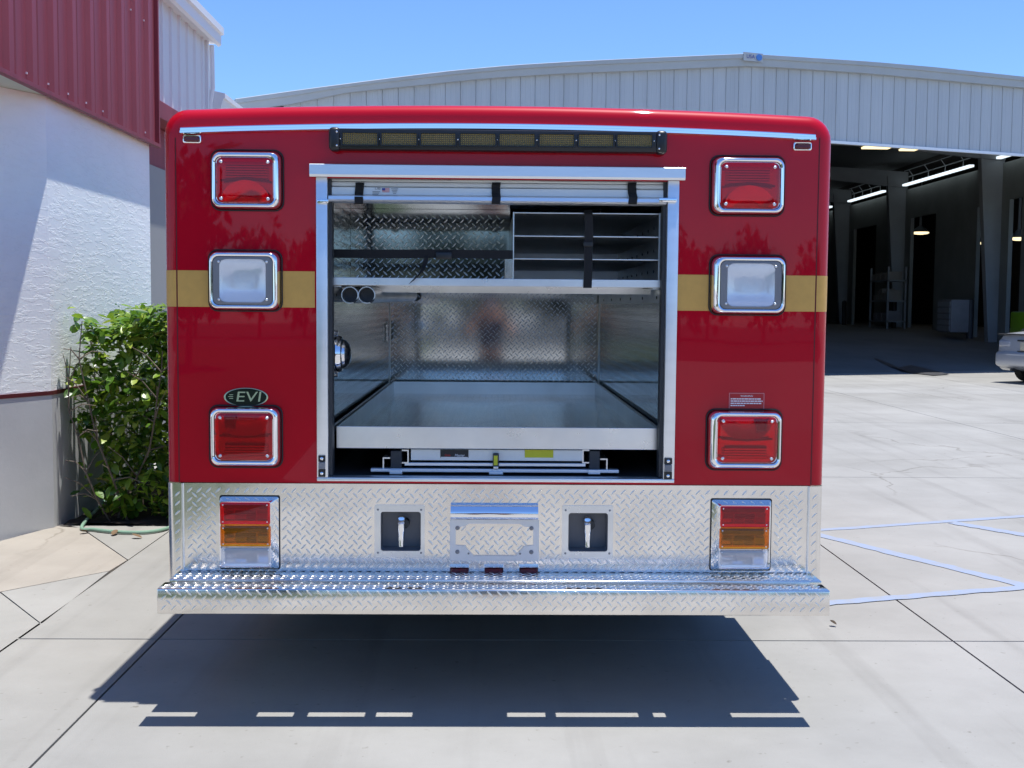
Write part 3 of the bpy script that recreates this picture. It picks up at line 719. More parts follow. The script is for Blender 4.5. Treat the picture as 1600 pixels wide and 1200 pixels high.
# amber light bar
bm = BM()
x0, x1, z0, z1 = pxr(519, 206, 1037, 239, YR)
box(bm, (x0+0.02, YR-0.050, z0+0.001), (x1-0.02, YR-0.001, z1), 0.006)
lb = fin('light_bar', bm, M_black, truck, True)
for k_ in range(2):
    a = x0-0.006 if k_ == 0 else x1-0.036
    bm = BM(); box(bm, (a, YR-0.058, z0-0.004), (a+0.042, YR-0.0005, z1+0.004), 0.014, 3); fin('end_cap', bm, M_black, lb, True)
    for zz in (0.18, 0.82):
        bm = BM(); dome(bm, (a+(0.030 if k_ == 0 else 0.012), YR-0.057, z0+(z1-z0)*zz), 0.004, 0.003); fin('screw', bm, M_chrome, lb, True)
cells = [(535, 590), (596, 651.5), (657.5, 712), (719, 774.5), (780, 835.5), (842.5, 897), (904, 958.5), (964, 1019)]
for a, b in cells:
    cx = (a+b)/2; yy = 218+(cx-535)*0.004
    cx0, cx1, cz0, cz1 = pxr(a, 209+(cx-770)*0.007, b, 228+(cx-770)*0.007, YR-0.05)
    bm = BM(); box(bm, (cx0, YR-0.0515, cz0), (cx1, YR-0.045, cz1)); cell = fin('light_module', bm, M_amberled, lb)
    bm = BM()
    for i in range(17):
        for j in range(6):
            px_, pz_ = cx0+(cx1-cx0)*(i+0.5)/17, cz0+(cz1-cz0)*(j+0.5)/6
            v = [bm.verts.new(q) for q in ((px_-0.0026, YR-0.0516, pz_-0.0022), (px_+0.0026, YR-0.0516, pz_-0.0022), (px_+0.0026, YR-0.0516, pz_+0.0022), (px_-0.0026, YR-0.0516, pz_+0.0022), (px_, YR-0.0535, pz_))]
            for q in range(4): bm.faces.new((v[q], v[(q+1) % 4], v[4]))
    fin('led', bm, M_ledled, cell, kind='stuff')
    bm = BM(); loft(bm, [rr(cx0-0.003, cx1+0.003, cz0-0.003, cz1+0.003, 0.004, YR-0.0502), rr(cx0-0.003, cx1+0.003, cz0-0.003, cz1+0.003, 0.004, YR-0.057), rr(cx0+0.001, cx1-0.001, cz0+0.001, cz1-0.001, 0.003, YR-0.057), rr(cx0+0.001, cx1-0.001, cz0+0.001, cz1-0.001, 0.003, YR-0.0515)]); fin('module_frame', bm, M_black, cell)
    for xx in (cx0-0.0065, cx1+0.0065):
        bm = BM(); dome(bm, (xx, YR-0.0505, (cz0+cz1)/2), 0.0028, 0.003, n=8, rings=2); fin('screw', bm, M_chrome, cell, True)

# big square lamps
def lamp(base, front, kind, lower=False):
    bx0, bx1, bz0, bz1 = pxr(*base, YR); fx0, fx1, fz0, fz1 = pxr(*front, YR-0.042)
    bx0 = min(bx0, fx0-0.007); bx1 = max(bx1, fx1+0.007); bz0 = min(bz0, fz0-0.007); bz1 = max(bz1, fz1+0.007)
    rb_, rf = 0.030, 0.028
    def at(t, Y, g=0.0, r=None):
        return rr(bx0+(fx0-bx0)*t+g, bx1+(fx1-bx1)*t-g, bz0+(fz0-bz0)*t+g, bz1+(fz1-bz1)*t-g, r or rb_+(rf-rb_)*t-g*0.6, Y, 6)
    w = 0.011
    bm = BM()
    loft(bm, [at(0, YR+0.001, -0.002), at(0, YR-0.010), at(0.05, YR-0.016), at(0.25, YR-0.027), at(0.55, YR-0.036), at(0.85, YR-0.0405), at(1, YR-0.042, 0.001), at(1, YR-0.0425, 0.004), at(1, YR-0.040, w-0.002), at(1, YR-0.034, w)])
    lm = fin('scene_light' if kind == 'white' else 'warning_light', bm, M_chrome, truck, True, ang=0.5)
    bm = BM(); loft(bm, [at(0, YR+0.0005, -0.007), at(0, YR-0.006, -0.007), at(0, YR-0.007, -0.003)]); fin('gasket', bm, M_rubber, lm)
    ix0, ix1, iz0, iz1 = fx0+w, fx1-w, fz0+w, fz1-w
    W_, H_ = ix1-ix0, iz1-iz0
    def q(u, v_, Y): return (ix0+W_*u, Y, iz0+H_*v_)
    # housing back
    bm = BM(); loft(bm, [rr(ix0, ix1, iz0, iz1, 0.022, YR-0.036), rr(ix0+0.002, ix1-0.002, iz0+0.002, iz1-0.002, 0.02, YR-0.006)], False, True)
    fin('housing', bm, M_reflector, lm, True)
    if kind == 'red':
        # bowl reflector in one half and a ribbed lamp module in the other
        bm = BM(); L_ = []; up = (not lower)
        for i in range(9):
            s_ = i/8; row = []
            for k_ in range(21):
                a = math.pi*k_/20
                rx, rz = 0.42*(1-0.55*s_), 0.46*(1-0.75*s_)
                u, v_ = 0.5+rx*math.cos(a), 0.05+rz*math.sin(a)
                if not up: v_ = 0.97-v_*1.0
                row.append(q(u, v_, YR-0.030+0.020*math.sin(s_*math.pi/2)))
            L_.append(row)
        loft(bm, L_, closed=False); fin('bowl_reflector', bm, M_reflector, lm, True)
        bm = BM()
        for k_ in range(7 if up else 5):
            v0_ = (0.56 if up else 0.06)+0.055*k_
            a, b = q(0.12, v0_, YR-0.022), q(0.88, v0_+0.03, YR-0.030)
            box(bm, a, b)
        fin('reflector_rib', bm, M_reflector, lm, kind='stuff')
        bm = BM()
        a, b = q(0.16, 0.60 if up else 0.10, YR-0.0065), q(0.84, 0.86 if up else 0.36, YR-0.020); box(bm, a, b)
        if lower:
            a, b = q(0.20 if fx0 < 0 else 0.66, 0.70, YR-0.02), q(0.34 if fx0 < 0 else 0.80, 0.92, YR-0.033); box(bm, a, b)
        fin('lamp_module', bm, M_refdark, lm)
        bm = BM(); pts = [q(0.08+0.84*k_/12, (0.49+0.06*math.sin(math.pi*k_/12)) if up else 0.52-0.03*math.sin(math.pi*k_/12), YR-0.031) for k_ in range(13)]; tube(bm, pts, 0.0045, 6); fin('flash_tube', bm, M_refdark, lm, True)
        lm_ = M_lred
    else:
        bm = BM(); L_ = []
        for i in range(8):
            s_ = i/7; row = []
            for k_ in range(28):
                a = 2*math.pi*k_/28; c_, n_ = math.cos(a), math.sin(a)
                pw_ = 0.45
                row.append(q(0.5+0.45*(1-0.6*s_)*math.copysign(abs(c_)**pw_, c_), 0.5+0.46*(1-0.6*s_)*math.copysign(abs(n_)**pw_, n_), YR-0.036+0.022*math.sin(s_*math.pi/2)))
            L_.append(row)
        loft(bm, L_, False, True); fin('bowl_reflector', bm, M_reflector, lm, True)
        lm_ = M_lwhite
    # bulging lens
    bm = BM(); L_ = []
    for i in range(6):
        s_ = i/5; g_ = 0.0005+0.030*s_*s_
        L_.append(rr(ix0+g_, ix1-g_, iz0+g_, iz1-g_, 0.022, YR-0.0365-0.006*math.sin(s_*math.pi/2), 6))
    loft(bm, L_, False, True)
    fin('lens', bm, lm_, lm, True)
    if kind == 'white':
        bm = BM(); gu = 0.085
        loops = [rr(ix0, ix1, iz0, iz1, 0.022, YR-0.0385, 6), rr(ix0+0.001, ix1-0.001, iz0+0.001, iz1-0.001, 0.022, YR-0.041, 6)]
        inn = []
        for p in loops[0]:
            u, v_ = (p.x-ix0)/W_-0.5, (p.z-iz0)/H_-0.5
            inn.append(Vector((ix0+W_*(0.5+u*0.80*(1-0.10*(2*v_)**4)), YR-0.0435, iz0+H_*(0.5+v_*0.90))))
        loops.append(inn); loft(bm, loops); fin('lens_rim', bm, M_grey, lm, True)
    for u in (0.10, 0.90):
        for v_ in (0.11, 0.89):
            bm = BM(); cyl(bm, (ix0+W_*u, iz0+H_*v_), 'y', 0.0075, YR-0.0412, YR-0.036, 12); dome(bm, (ix0+W_*u, YR-0.041, iz0+H_*v_), 0.0055, 0.004); fin('screw', bm, M_alub, lm, True)
    return lm
lamp((333, 237, 441, 326), (331.5, 240, 432, 322.5), 'red')
lamp((1111, 246, 1222, 333), (1121, 248, 1224.5, 331), 'red')
lamp((329, 393, 439, 484), (327.5, 396, 430.5, 481), 'white')
lamp((1110, 401, 1222, 490), (1121, 403, 1226, 487.5), 'white')
lamp((330, 637, 439.5, 728), (330, 640, 431, 725), 'red', True)
lamp((1105, 643, 1217, 732), (1116, 646, 1220, 729), 'red', True)

# oval badge
bx0, bx1, bz0, bz1 = pxr(350, 606, 419, 635, YR); cx, cz, ax, az = (bx0+bx1)/2, (bz0+bz1)/2, (bx1-bx0)/2, (bz1-bz0)/2
def oval(k_, Y): return [(cx+ax*k_*math.cos(2*math.pi*i/40), Y, cz+az*k_*math.sin(2*math.pi*i/40)) for i in range(40)]
bm = BM(); loft(bm, [oval(1, YR+0.0005), oval(1, YR-0.003), oval(0.95, YR-0.004), oval(0.93, YR-0.0025)]); bd = fin('oval_badge', bm, M_badge, truck, True)
bm = BM(); loft(bm, [oval(0.93, YR-0.0005), oval(0.925, YR-0.0024)], False, True); fin('badge_plate', bm, M_blackoval, bd)
bm = BM(); text(bm, 'EVI', az*1.55, lambda x, z: Vector((cx+ax*0.10+x, YR-0.0032, cz+z)), sx=1.35, shear=0.12); fin('lettering', bm, M_badge, bd)
bm = BM()
for k_ in range(3):
    zz = cz+az*(-0.18+0.2*k_); box(bm, (cx-ax*(0.80-0.05*abs(k_-1)), YR-0.0031, zz), (cx-ax*0.58, YR-0.0025, zz+0.0022))
fin('badge_bar', bm, M_badge, bd)
# small warning decal
dx0, dx1, dz0, dz1 = pxr(1139, 614, 1194, 640, YR)
bm = BM(); box(bm, (dx0, YR-0.0008, dz0), (dx1, YR, dz1)); dc = fin('warning_decal', bm, M_decal, truck)
bm = BM(); t_ = 0.0022
for a in ((dx0, dz0, dx1, dz0+t_), (dx0, dz1-t_, dx1, dz1), (dx0, dz0+t_, dx0+t_, dz1-t_), (dx1-t_, dz0+t_, dx1, dz1-t_)): box(bm, (a[0], YR-0.0012, a[1]), (a[2], YR-0.0009, a[3]))
fin('border', bm, mat('pale_red_print', (0.62, 0.22, 0.24), 0.5), dc)
bm = BM(); text(bm, 'WARNING', 0.0095, lambda x, z: Vector(((dx0+dx1)/2+x, YR-0.0012, dz1-0.0115+z)))
for k_, L0 in enumerate((0.86, 0.93, 0.92, 0.42)):
    x = dx0+0.006; zz = dz1-0.024-0.0082*k_
    while x < dx0+(dx1-dx0)*L0:
        w_ = R.uniform(0.006, 0.014); box(bm, (x, YR-0.0012, zz), (min(x+w_, dx1-0.006), YR-0.0009, zz+0.0042)); x += w_+0.0015
fin('lettering', bm, M_wprint, dc, kind='stuff')

# ---------------------------------------------------------------- rear door: frame, header, rolled slats
jl = pxr(495, 281, 512.5, 748, YR); jr = pxr(1039.5, 281, 1057, 748, YR)
zsill = P(775, 752.5, YR).z
for nm, (a, b, *_r) in (('door_jamb', jl), ('door_jamb', jr)):
    bm = BM(); box(bm, (a, YR-0.010, zsill+0.014), (b, YR+0.06, P(775, 280, YR).z), 0.002)
    o = fin(nm, bm, M_alu, truck, True)
    s_ = -1 if a < 0 else 1
    bm = BM(); xi = b+0.001 if s_ < 0 else a-0.013; box(bm, (xi, YR+0.015, zsill+0.016), (xi+0.012, YR+0.07, P(775, 282, YR).z)); fin('door_track', bm, M_dark, o)
bm = BM(); sx0, sx1 = jl[0], jr[1]; box(bm, (sx0, YR-0.011, zsill), (sx1, YR+0.05, zsill+0.0135), 0.002); fin('door_sill', bm, M_alu, truck, True)
hx = pxr(484, 259, 1070.5, 279, YR-0.03)
bm = BM(); prism(bm, [(YR-0.001, hx[2]+0.003), (YR-0.036, hx[2]), (YR-0.041, hx[2]+0.008), (YR-0.0405, hx[3]-0.0022), (YR-0.039, hx[3]-0.0006), (YR-0.037, hx[3]), (YR-0.001, hx[3])], 'x', hx[0], hx[1]); fin('door_header', bm, M_alu, truck, True)
# rolled door: visible slats and bottom bar
dw0, dw1 = jl[1]+0.001, jr[0]-0.001
Yd = YR+0.022
zz = [P(775, y, Yd).z for y in (281, 286, 294, 308, 319)]
bm = BM(); box(bm, (dw0, Yd, zz[1]+0.001), (dw1, Yd+0.02, zz[0]), 0.003); drs = fin('roll_up_door', bm, M_white_alu, truck, True)
for i in range(1, 4):
    bm = BM(); z1_, z0_ = zz[i], zz[i+1]
    if i < 3:
        prism(bm, [(Yd+0.016, z0_+0.001), (Yd+0.004-0.006*(i == 2), z0_+0.001), (Yd-0.006*(i == 2), z0_+0.005), (Yd-0.006*(i == 2)+0.002, z1_-0.002), (Yd+0.004, z1_-0.0005), (Yd+0.016, z1_-0.0005)], 'x', dw0+0.004, dw1-0.004)
        fin('slat', bm, M_white_alu, drs, True)
    else:
        prism(bm, [(Yd+0.02, z0_), (Yd-0.026, z0_+0.003), (Yd-0.034, z0_+0.009), (Yd-0.032, z1_-0.004), (Yd-0.024, z1_), (Yd+0.02, z1_)], 'x', dw0+0.003, dw1-0.003)
        fin('bottom_bar', bm, M_alu, drs, True)
for a, b, y0_, y1_ in ((495.5, 513, 311, 317.5), (1030, 1057.5, 309, 316)):
    bm = BM(); pbox(bm, a, y0_, b, y1_, YR-0.022, YR-0.0105, 0.002); fin('bar_end', bm, M_chrome, drs, True)
for a, b in ((553.5, 567), (768.5, 782), (982.5, 996)):
    bm = BM(); x0, x1, z0, z1 = pxr(a, 283.5, b, 318.5, YR-0.015)
    L_ = [(x0, Y_, z_) for Y_, z_ in ()]
    prof = [(Yd-0.004, z1), (Yd-0.008, z1-0.012), (Yd-0.013, z1-(z1-z0)*0.5), (Yd-0.036, z0+0.024), (Yd-0.0375, z0+0.004), (Yd-0.030, z0-0.001)]
    V = []
    for k_, (Y_, z_) in enumerate(prof):
        wob = 0.0015*math.sin(k_*2+a); V.append([bm.verts.new((x0+wob, Y_, z_)), bm.verts.new((x1+wob, Y_, z_))])
    for c, d in zip(V, V[1:]): bm.faces.new((c[0], c[1], d[1], d[0]))
    solid(bm, -0.0018)
    fin('door_strap', bm, M_web, drs)
Yt = Yd-0.0075
stk = pxr(580, 290, 625, 308, Yt)
bm = BM(); text(bm, 'LIB', 0.0125, lambda x, z: Vector((P(590, 294.5, Yt).x+x, Yt, P(590, 294.5, Yt).z+z)), sx=1.3)
for k_ in range(3): box(bm, (P(582, 299, Yt).x, Yt, P(590, 299+k_*2.2, Yt).z), (P(594-k_*1.5, 299, Yt).x, Yt+0.0005, P(590, 299.9+k_*2.2, Yt).z))
for k_ in range(4): box(bm, (P(611+k_, 299, Yt).x, Yt, P(616, 294.5+k_*2.4, Yt).z), (P(622-k_, 299, Yt).x, Yt+0.0005, P(616, 295.3+k_*2.4, Yt).z))
fin('printed_label', bm, M_grey, drs, kind='stuff')
f0 = pxr(597, 294, 608.5, 300, Yt)
bm = BM(); hh = f0[3]-f0[2]
for k_ in range(7): box(bm, (f0[0], Yt, f0[2]+hh*k_/7), (f0[1], Yt+0.0005, f0[2]+hh*(k_+1)/7-0.0001), mi=k_ % 2)
box(bm, (f0[0]-0.0002, Yt-0.0006, f0[2]+hh*0.43), (f0[0]+(f0[1]-f0[0])*0.42, Yt-0.0001, f0[3]+0.0002), mi=2)
fin('flag_sticker', bm, [M_rprint, M_wprint, M_bprint], drs)
# latch blocks at the feet of the jambs
for a, b in ((497.5, 508.5), (1037.5, 1050)):
    x0, x1, z0, z1 = pxr(a, 712 if a < 800 else 716, b, 745 if a < 800 else 749, YR-0.012)
    h_ = z1-z0
    bm = BM(); box(bm, (x0, YR-0.016, z0), (x1, YR-0.0102, z0+h_*0.36), 0.001); o = fin('door_latch', bm, M_black, truck)
    bm = BM(); box(bm, (x0, YR-0.016, z0+h_*0.72), (x1, YR-0.0102, z1), 0.001); fin('latch_plate', bm, M_black, o)
    bm = BM(); box(bm, (x0+0.001, YR-0.020, z0+h_*0.38), (x1-0.001, YR-0.0102, z0+h_*0.70), 0.002); fin('latch_roller', bm, M_grey, o)
    for q_ in (0.17, 0.87):
        bm = BM(); dome(bm, ((x0+x1)/2, YR-0.016, z0+h_*q_), 0.0065, 0.004); fin('screw', bm, M_chrome, o, True)

# ---------------------------------------------------------------- compartment lining
YB = 6.93
ci0, ci1 = jl[1]-0.012, jr[0]+0.012
zfl, zce = zsill+0.010, P(775, 300, YR).z
bm = BM(); box(bm, (ci0-0.05, YR+0.05, zfl-0.03), (ci1+0.05, YB+0.1, zfl)); cf = fin('compartment_floor', bm, M_dark, truck)
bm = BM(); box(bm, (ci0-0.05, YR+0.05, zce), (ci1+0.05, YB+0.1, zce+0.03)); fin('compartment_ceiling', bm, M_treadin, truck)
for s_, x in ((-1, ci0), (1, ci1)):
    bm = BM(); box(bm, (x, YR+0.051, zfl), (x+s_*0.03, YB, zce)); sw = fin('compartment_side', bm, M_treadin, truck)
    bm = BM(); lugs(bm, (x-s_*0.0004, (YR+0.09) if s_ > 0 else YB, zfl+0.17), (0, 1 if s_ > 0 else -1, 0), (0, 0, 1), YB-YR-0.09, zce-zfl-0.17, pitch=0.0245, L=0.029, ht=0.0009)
    if s_ > 0: bmesh.ops.reverse_faces(bm, faces=bm.faces[:])
    # lugs face into the compartment
    for v in bm.verts:
        d_ = (v.co.x-x); v.co.x = x-s_*abs(d_)
    fin('tread_lug', bm, M_lugin, sw, kind='stuff')
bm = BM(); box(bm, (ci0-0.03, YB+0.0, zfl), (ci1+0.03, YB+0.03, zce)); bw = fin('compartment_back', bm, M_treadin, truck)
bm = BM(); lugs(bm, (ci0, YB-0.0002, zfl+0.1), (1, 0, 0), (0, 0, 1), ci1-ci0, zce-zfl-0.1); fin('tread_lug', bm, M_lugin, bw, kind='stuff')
for x in (ci0, ci1):
    s_ = 1 if x < 0 else -1
    bm = BM(); box(bm, (x+s_*0.001, YB-0.03, zfl+0.1), (x+s_*0.004, YB-0.001, zce-0.1)); fin('corner_angle', bm, M_sheet, truck)
    bm = BM(); box(bm, (x+s_*0.0005, YR+0.10, zfl+0.145), (x+s_*0.006, YB-0.03, zfl+0.17)); fin('kick_strip', bm, M_sheet, truck)
# shelf
zs_0, zs_1 = P(775, 447.5, YR+0.06).z, P(775, 435.5, YR+0.06).z
bm = BM(); box(bm, (ci0+0.003, YR+0.060, zs_0), (ci1-0.003, YR+0.066, zs_1), 0.0012); box(bm, (ci0+0.003, YR+0.0662, zs_0+0.004), (ci1-0.003, YB-0.05, zs_0+0.009)); box(bm, (ci0+0.02, YR+0.35, zs_0-0.022), (ci1-0.02, YR+0.39, zs_0+0.0038)); fin('shelf', bm, M_alub, truck)
for s_, x in ((1, ci0), (-1, ci1)):
    bm = BM(); prism(bm, [(x+s_*0.0045, zs_0-0.055), (x+s_*0.0085, zs_0-0.055), (x+s_*0.0085, zs_0-0.006), (x+s_*0.05, zs_0-0.006), (x+s_*0.05, zs_0-0.001), (x+s_*0.0045, zs_0-0.001)], 'y', YR+0.08, YB-0.06); o = fin('shelf_bracket', bm, M_sheet, truck)
    for k_ in range(6):
        bm = BM(); y = YR+0.25+0.42*k_; cyl(bm, (y, zs_0-0.035), 'x', 0.006, x+s_*0.0086, x+s_*0.0115, 10); fin('rivet', bm, M_dark, o)
YU = 5.0
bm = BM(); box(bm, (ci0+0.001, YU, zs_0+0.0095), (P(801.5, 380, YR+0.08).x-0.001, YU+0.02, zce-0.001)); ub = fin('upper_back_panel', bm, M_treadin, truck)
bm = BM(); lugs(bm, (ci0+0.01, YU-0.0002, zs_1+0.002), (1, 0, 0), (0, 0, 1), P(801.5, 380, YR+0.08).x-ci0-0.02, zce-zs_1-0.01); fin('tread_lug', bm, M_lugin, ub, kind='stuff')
# pigeonhole rack at the right of the shelf
ra0, ra1 = P(801.5, 380, YR+0.08).x, P(1031, 380, YR+0.08).x
Yk = YR+0.08; zr1 = P(915, 332, Yk).z
lev = [P(915, y, Yk).z for y in (332.5, 368.8, 404.5)]+[zs_1+0.003]
bm = BM(); box(bm, (ra0, Yk, zs_0+0.011), (ra0+0.004, Yk+1.4, zr1), 0.0008); rk = fin('rack_side', bm, M_sheet, truck)
bm = BM(); box(bm, (ra1-0.004, Yk, zs_0+0.011), (ra1, Yk+1.4, zr1), 0.0008); box(bm, (ra1, Yk, zs_0+0.011), (ra1+0.014, Yk+0.004, zr1)); fin('rack_side', bm, M_sheet, truck)
for i, z in enumerate(lev[:3]):
    bm = BM(); box(bm, (ra0+0.0041, Yk, z-0.004), (ra1-0.0041, Yk+1.4, z), 0.0008); fin('rack_shelf', bm, M_sheet, truck)
for i in range(3):
    bm = BM(); box(bm, (ra0+0.0041, Yk+1.38, lev[i+1]+0.0005), (ra1-0.0041, Yk+1.395, lev[i]-0.0045)); fin('rack_back', bm, M_sheet, truck)
bm = BM()
for i in range(3):
    for k_ in range(7):
        cyl(bm, (Yk+0.12+0.17*k_, (lev[i]+lev[i+1])/2-0.004), 'x', 0.006, ra1-0.0042, ra1-0.0065, 8)
fin('rivet', bm, M_dark, rk, kind='stuff')
bm = BM(); box(bm, (ra0-0.030, Yk+0.002, zs_1+0.001), (ra0-0.0005, Yk+0.008, P(790, 405, Yk).z)); fl = fin('rack_flange', bm, M_tread, truck)
def ribbon(name, pts, wvec, w, m, parent, th=0.002):
    bm = BM(); V = []
    for p in pts:
        p = Vector(p); V.append((bm.verts.new(p-Vector(wvec)*w/2), bm.verts.new(p+Vector(wvec)*w/2)))
    for a, b in zip(V, V[1:]): bm.faces.new((a[0], a[1], b[1], b[0]))
    bmesh.ops.recalc_face_normals(bm, faces=bm.faces[:]); solid(bm, th)
    return fin(name, bm, m, parent)
Yq = Yk-0.026
sx_ = P(919, 390, Yq).x
ribbon('rack_strap', [(sx_-0.001, Yq+0.02, P(919, 328, Yq).z), (sx_, Yq, P(919, 336, Yq).z), (sx_+0.002, Yq-0.002, P(919, 368, Yq).z), (sx_, Yq, P(919, 392, Yq).z), (sx_+0.001, Yq-0.001, P(919, 420, Yq).z), (sx_-0.001, Yq-0.003, P(919, 450, Yq).z)], (1, 0, 0), 0.031, M_web, truck)
bm = BM(); pbox(bm, 911.5, 378, 927, 385, Yq-0.007, Yq-0.001, 0.002); fin('strap_buckle', bm, M_black, truck)
Yh = Yk+0.01
zh = P(655, 397, Yh).z
ribbon('shelf_strap', [(ci0+0.005, Yh+0.02, zh), (P(600, 397, Yh).x, Yh, zh-0.001), (P(690, 397, Yh).x, Yh-0.004, zh+0.002), (P(760, 397, Yh).x, Yh, zh+0.001), (ra0-0.001, Yh-0.012, zh)], (0, 0, 1), 0.032, M_web, truck)
bm = BM(); pbox(bm, 681, 394, 706, 405, Yh-0.016, Yh-0.005, 0.003); fin('strap_buckle', bm, M_black, truck, True)
tl = [P(666, 402, Yh-0.01), P(664, 414, Yh-0.02), P(658, 426, Yh-0.05), P(650, 434, Yh-0.06), P(643, 441, Yh-0.062)]
ribbon('strap_tail', tl, Vector((0.80, 0, 0.60)).normalized(), 0.024, M_web, truck)
# two open pipes under the shelf
for pc in (546.5, 572.8):
    c = P(pc, 461, YR+0.07); ro, ri = 0.0322, 0.0285
    bm = BM()
    def ring(r_, Y, dz=0): return [(c.x+r_*math.cos(2*math.pi*k_/28), Y, c.z+dz+r_*math.sin(2*math.pi*k_/28)) for k_ in range(28)]
    loft(bm, [ring(ro, YB-0.2, 0.02), ring(ro, YR+0.07), ring(ro-0.001, YR+0.069), ring(ri, YR+0.069), ring(ri, YR+0.5)])
    pp = fin('pipe', bm, M_sheet, truck, True)
    bm = BM(); loft(bm, [ring(ri-0.0003, YR+0.12), ring(ri-0.0003, YR+0.125)], True, True); fin('pipe_shade_disc', bm, M_dark, pp)  # dark disc painting the shade inside the open pipe
    bm = BM(); a = P(pc+9, 470.5, YR+0.066); prism(bm, [(a.x-0.012, a.z-0.003), (a.x+0.010, a.z+0.010), (a.x+0.006, a.z+0.001), (a.x-0.004, a.z-0.008)], 'y', YR+0.062, YR+0.0685); fin('pipe_clip', bm, M_black, pp)
# round dome lamp on the left side
dl = P(537, 553, 4.47); dx = ci0; r_ = 0.068
bm = BM(); loft(bm, [[(dx+h_, dl.y+q_*r_*math.cos(2*math.pi*k_/28), dl.z+q_*r_*math.sin(2*math.pi*k_/28)) for k_ in range(28)] for q_, h_ in ((1.05, 0.001), (1.05, 0.018), (0.98, 0.032), (0.84, 0.036))])
dm = fin('dome_light', bm, M_chrome, truck, True)
bm = BM(); loft(bm, [[(dx+h_, dl.y+q_*r_*math.cos(2*math.pi*k_/28), dl.z+q_*r_*math.sin(2*math.pi*k_/28)) for k_ in range(28)] for q_, h_ in ((0.84, 0.030), (0.78, 0.046), (0.56, 0.060), (0.25, 0.066), (0.03, 0.067))], False, True); fin('dome_lens', bm, M_reflector, dm, True)
bm = BM()
for zz_ in (1.15, -1.15): cyl(bm, (dl.y, dl.z+zz_*r_), 'x', 0.012, dx+0.001, dx+0.016, 12)
fin('mounting_ear', bm, M_chrome, dm, True)
# latch near the back corner
lt = P(605.5, 519, 6.7)
bm = BM(); box(bm, (ci0+0.002, 6.62, lt.z-0.055), (ci0+0.016, 6.68, lt.z+0.05), 0.004); box(bm, (ci0+0.002, 6.70, lt.z-0.06), (ci0+0.010, 6.78, lt.z+0.06), 0.003); fin('cabinet_latch', bm, M_chrome, truck)

# ---------------------------------------------------------------- slide-out tray
T0, T1 = 4.30, 6.84
tx0, tx1 = P(525.5, 685, T0).x, P(1027, 685, T0).x
tzb, tzt = P(775, 701.5, T0).z, P(775, 667.5, T0).z
tfl = tzb+0.012
bm = BM()
box(bm, (tx0, T0, tzb), (tx1, T0+0.005, tzt), 0.0015)
tray = fin('slide_tray', bm, M_alub, truck)
for a, b in ((tx0, tx0+0.005), (tx1-0.005, tx1)):
    bm = BM(); box(bm, (a, T0+0.0052, tzb), (b, T1, tzt)); fin('tray_side', bm, M_sheet, tray)
bm = BM(); box(bm, (tx0+0.0052, T1-0.006, tzb), (tx1-0.0052, T1-0.001, tzt+0.0)); fin('tray_back', bm, M_sheet, tray)
bm = BM(); box(bm, (tx0+0.0051, T0+0.0052, tfl-0.004), (tx1-0.0051, T1-0.0061, tfl)); fin('tray_floor', bm, M_trayf, tray)
bm = BM(); lugs(bm, (tx0+0.02, T0+0.02, tfl), (1, 0, 0), (0, 1, 0), tx1-tx0-0.04, T1-T0-0.05, ht=0.00025); fin('tread_lug', bm, M_trayf, tray, kind='stuff')
bm = BM()
for pc in (684, 860): 
    g = P(pc, 642, 5.0); cyl(bm, (g.x, T0+0.55), 'z', 0.008, tfl+0.0005, tfl+0.004, 10)
fin('bolt', bm, M_dark, tray, kind='stuff')
# running gear under the tray
Yg = T0+0.02
def gbox(name, m, a, b, c, d, Y0, Y1, bev=0.0):
    bm = BM(); pbox(bm, a, b, c, d, Y0, Y1, bev); return fin(name, bm, m, tray)
gbox('cross_channel', M_white_alu, 642, 702.5, 911, 720, Yg, Yg+0.02, 0.002)
gbox('cross_bar', M_alu, 632, 723.5, 915, 728.5, Yg, Yg+0.03, 0.002)
gbox('cross_bar', M_alu, 579, 733, 967, 738.5, Yg-0.01, Yg+0.03, 0.002)
for a, b in ((610.5, 627.5), (921, 937)):
    gbox('roller_block', M_dark, a, 704.5, b, 733, Yg-0.004, Yg+0.12, 0.002)
    gbox('foot_block', M_alu, a-2, 734, b+1, 741.5, Yg-0.022, Yg+0.02, 0.002)
    x0, x1, z0, z1 = pxr(a, 702.5, b, 724, Yg)
    s_ = 1 if a < 800 else -1
    e = x1+0.001 if s_ > 0 else x0-0.001
    bm = BM(); prism(bm, [(e, z1), (e+s_*0.026, z1), (e+s_*0.026, z0), (e, z0), (e, z0+0.005), (e+s_*0.021, z0+0.005), (e+s_*0.021, z1-0.005), (e, z1-0.005)], 'y', Yg-0.002, T1-0.2); fin('slide_rail', bm, M_alub, tray)
    e = x0-0.030 if s_ > 0 else x1+0.030
    z0b, z1b = P(600, 733, Yg).z, P(600, 714.5, Yg).z
    bm = BM(); prism(bm, [(e, z1b), (e+s_*0.028, z1b), (e+s_*0.028, z1b-0.005), (e+s_*0.005, z1b-0.005), (e+s_*0.005, z0b), (e, z0b)], 'y', Yg-0.002, T1-0.2); fin('base_rail', bm, M_alub, tray)
gbox('foot_block', M_alu, 764, 736.5, 786, 742, Yg-0.024, Yg+0.01, 0.002)
o = gbox('release_handle', M_dark, 770, 708.5, 779.5, 731, Yg-0.022, Yg-0.005, 0.004)
bm = BM(); pbox(bm, 771.5, 712, 777.5, 727, Yg-0.0235, Yg-0.0222, 0.0); fin('handle_label', bm, M_yellow, o)
bm = BM(); pbox(bm, 771, 729, 778.5, 733, Yg-0.026, Yg-0.006, 0.002); fin('handle_tip', bm, M_alub, o)
gbox('yellow_label', M_yellow, 820, 702.8, 864.5, 715, Yg-0.0018, Yg-0.0002)
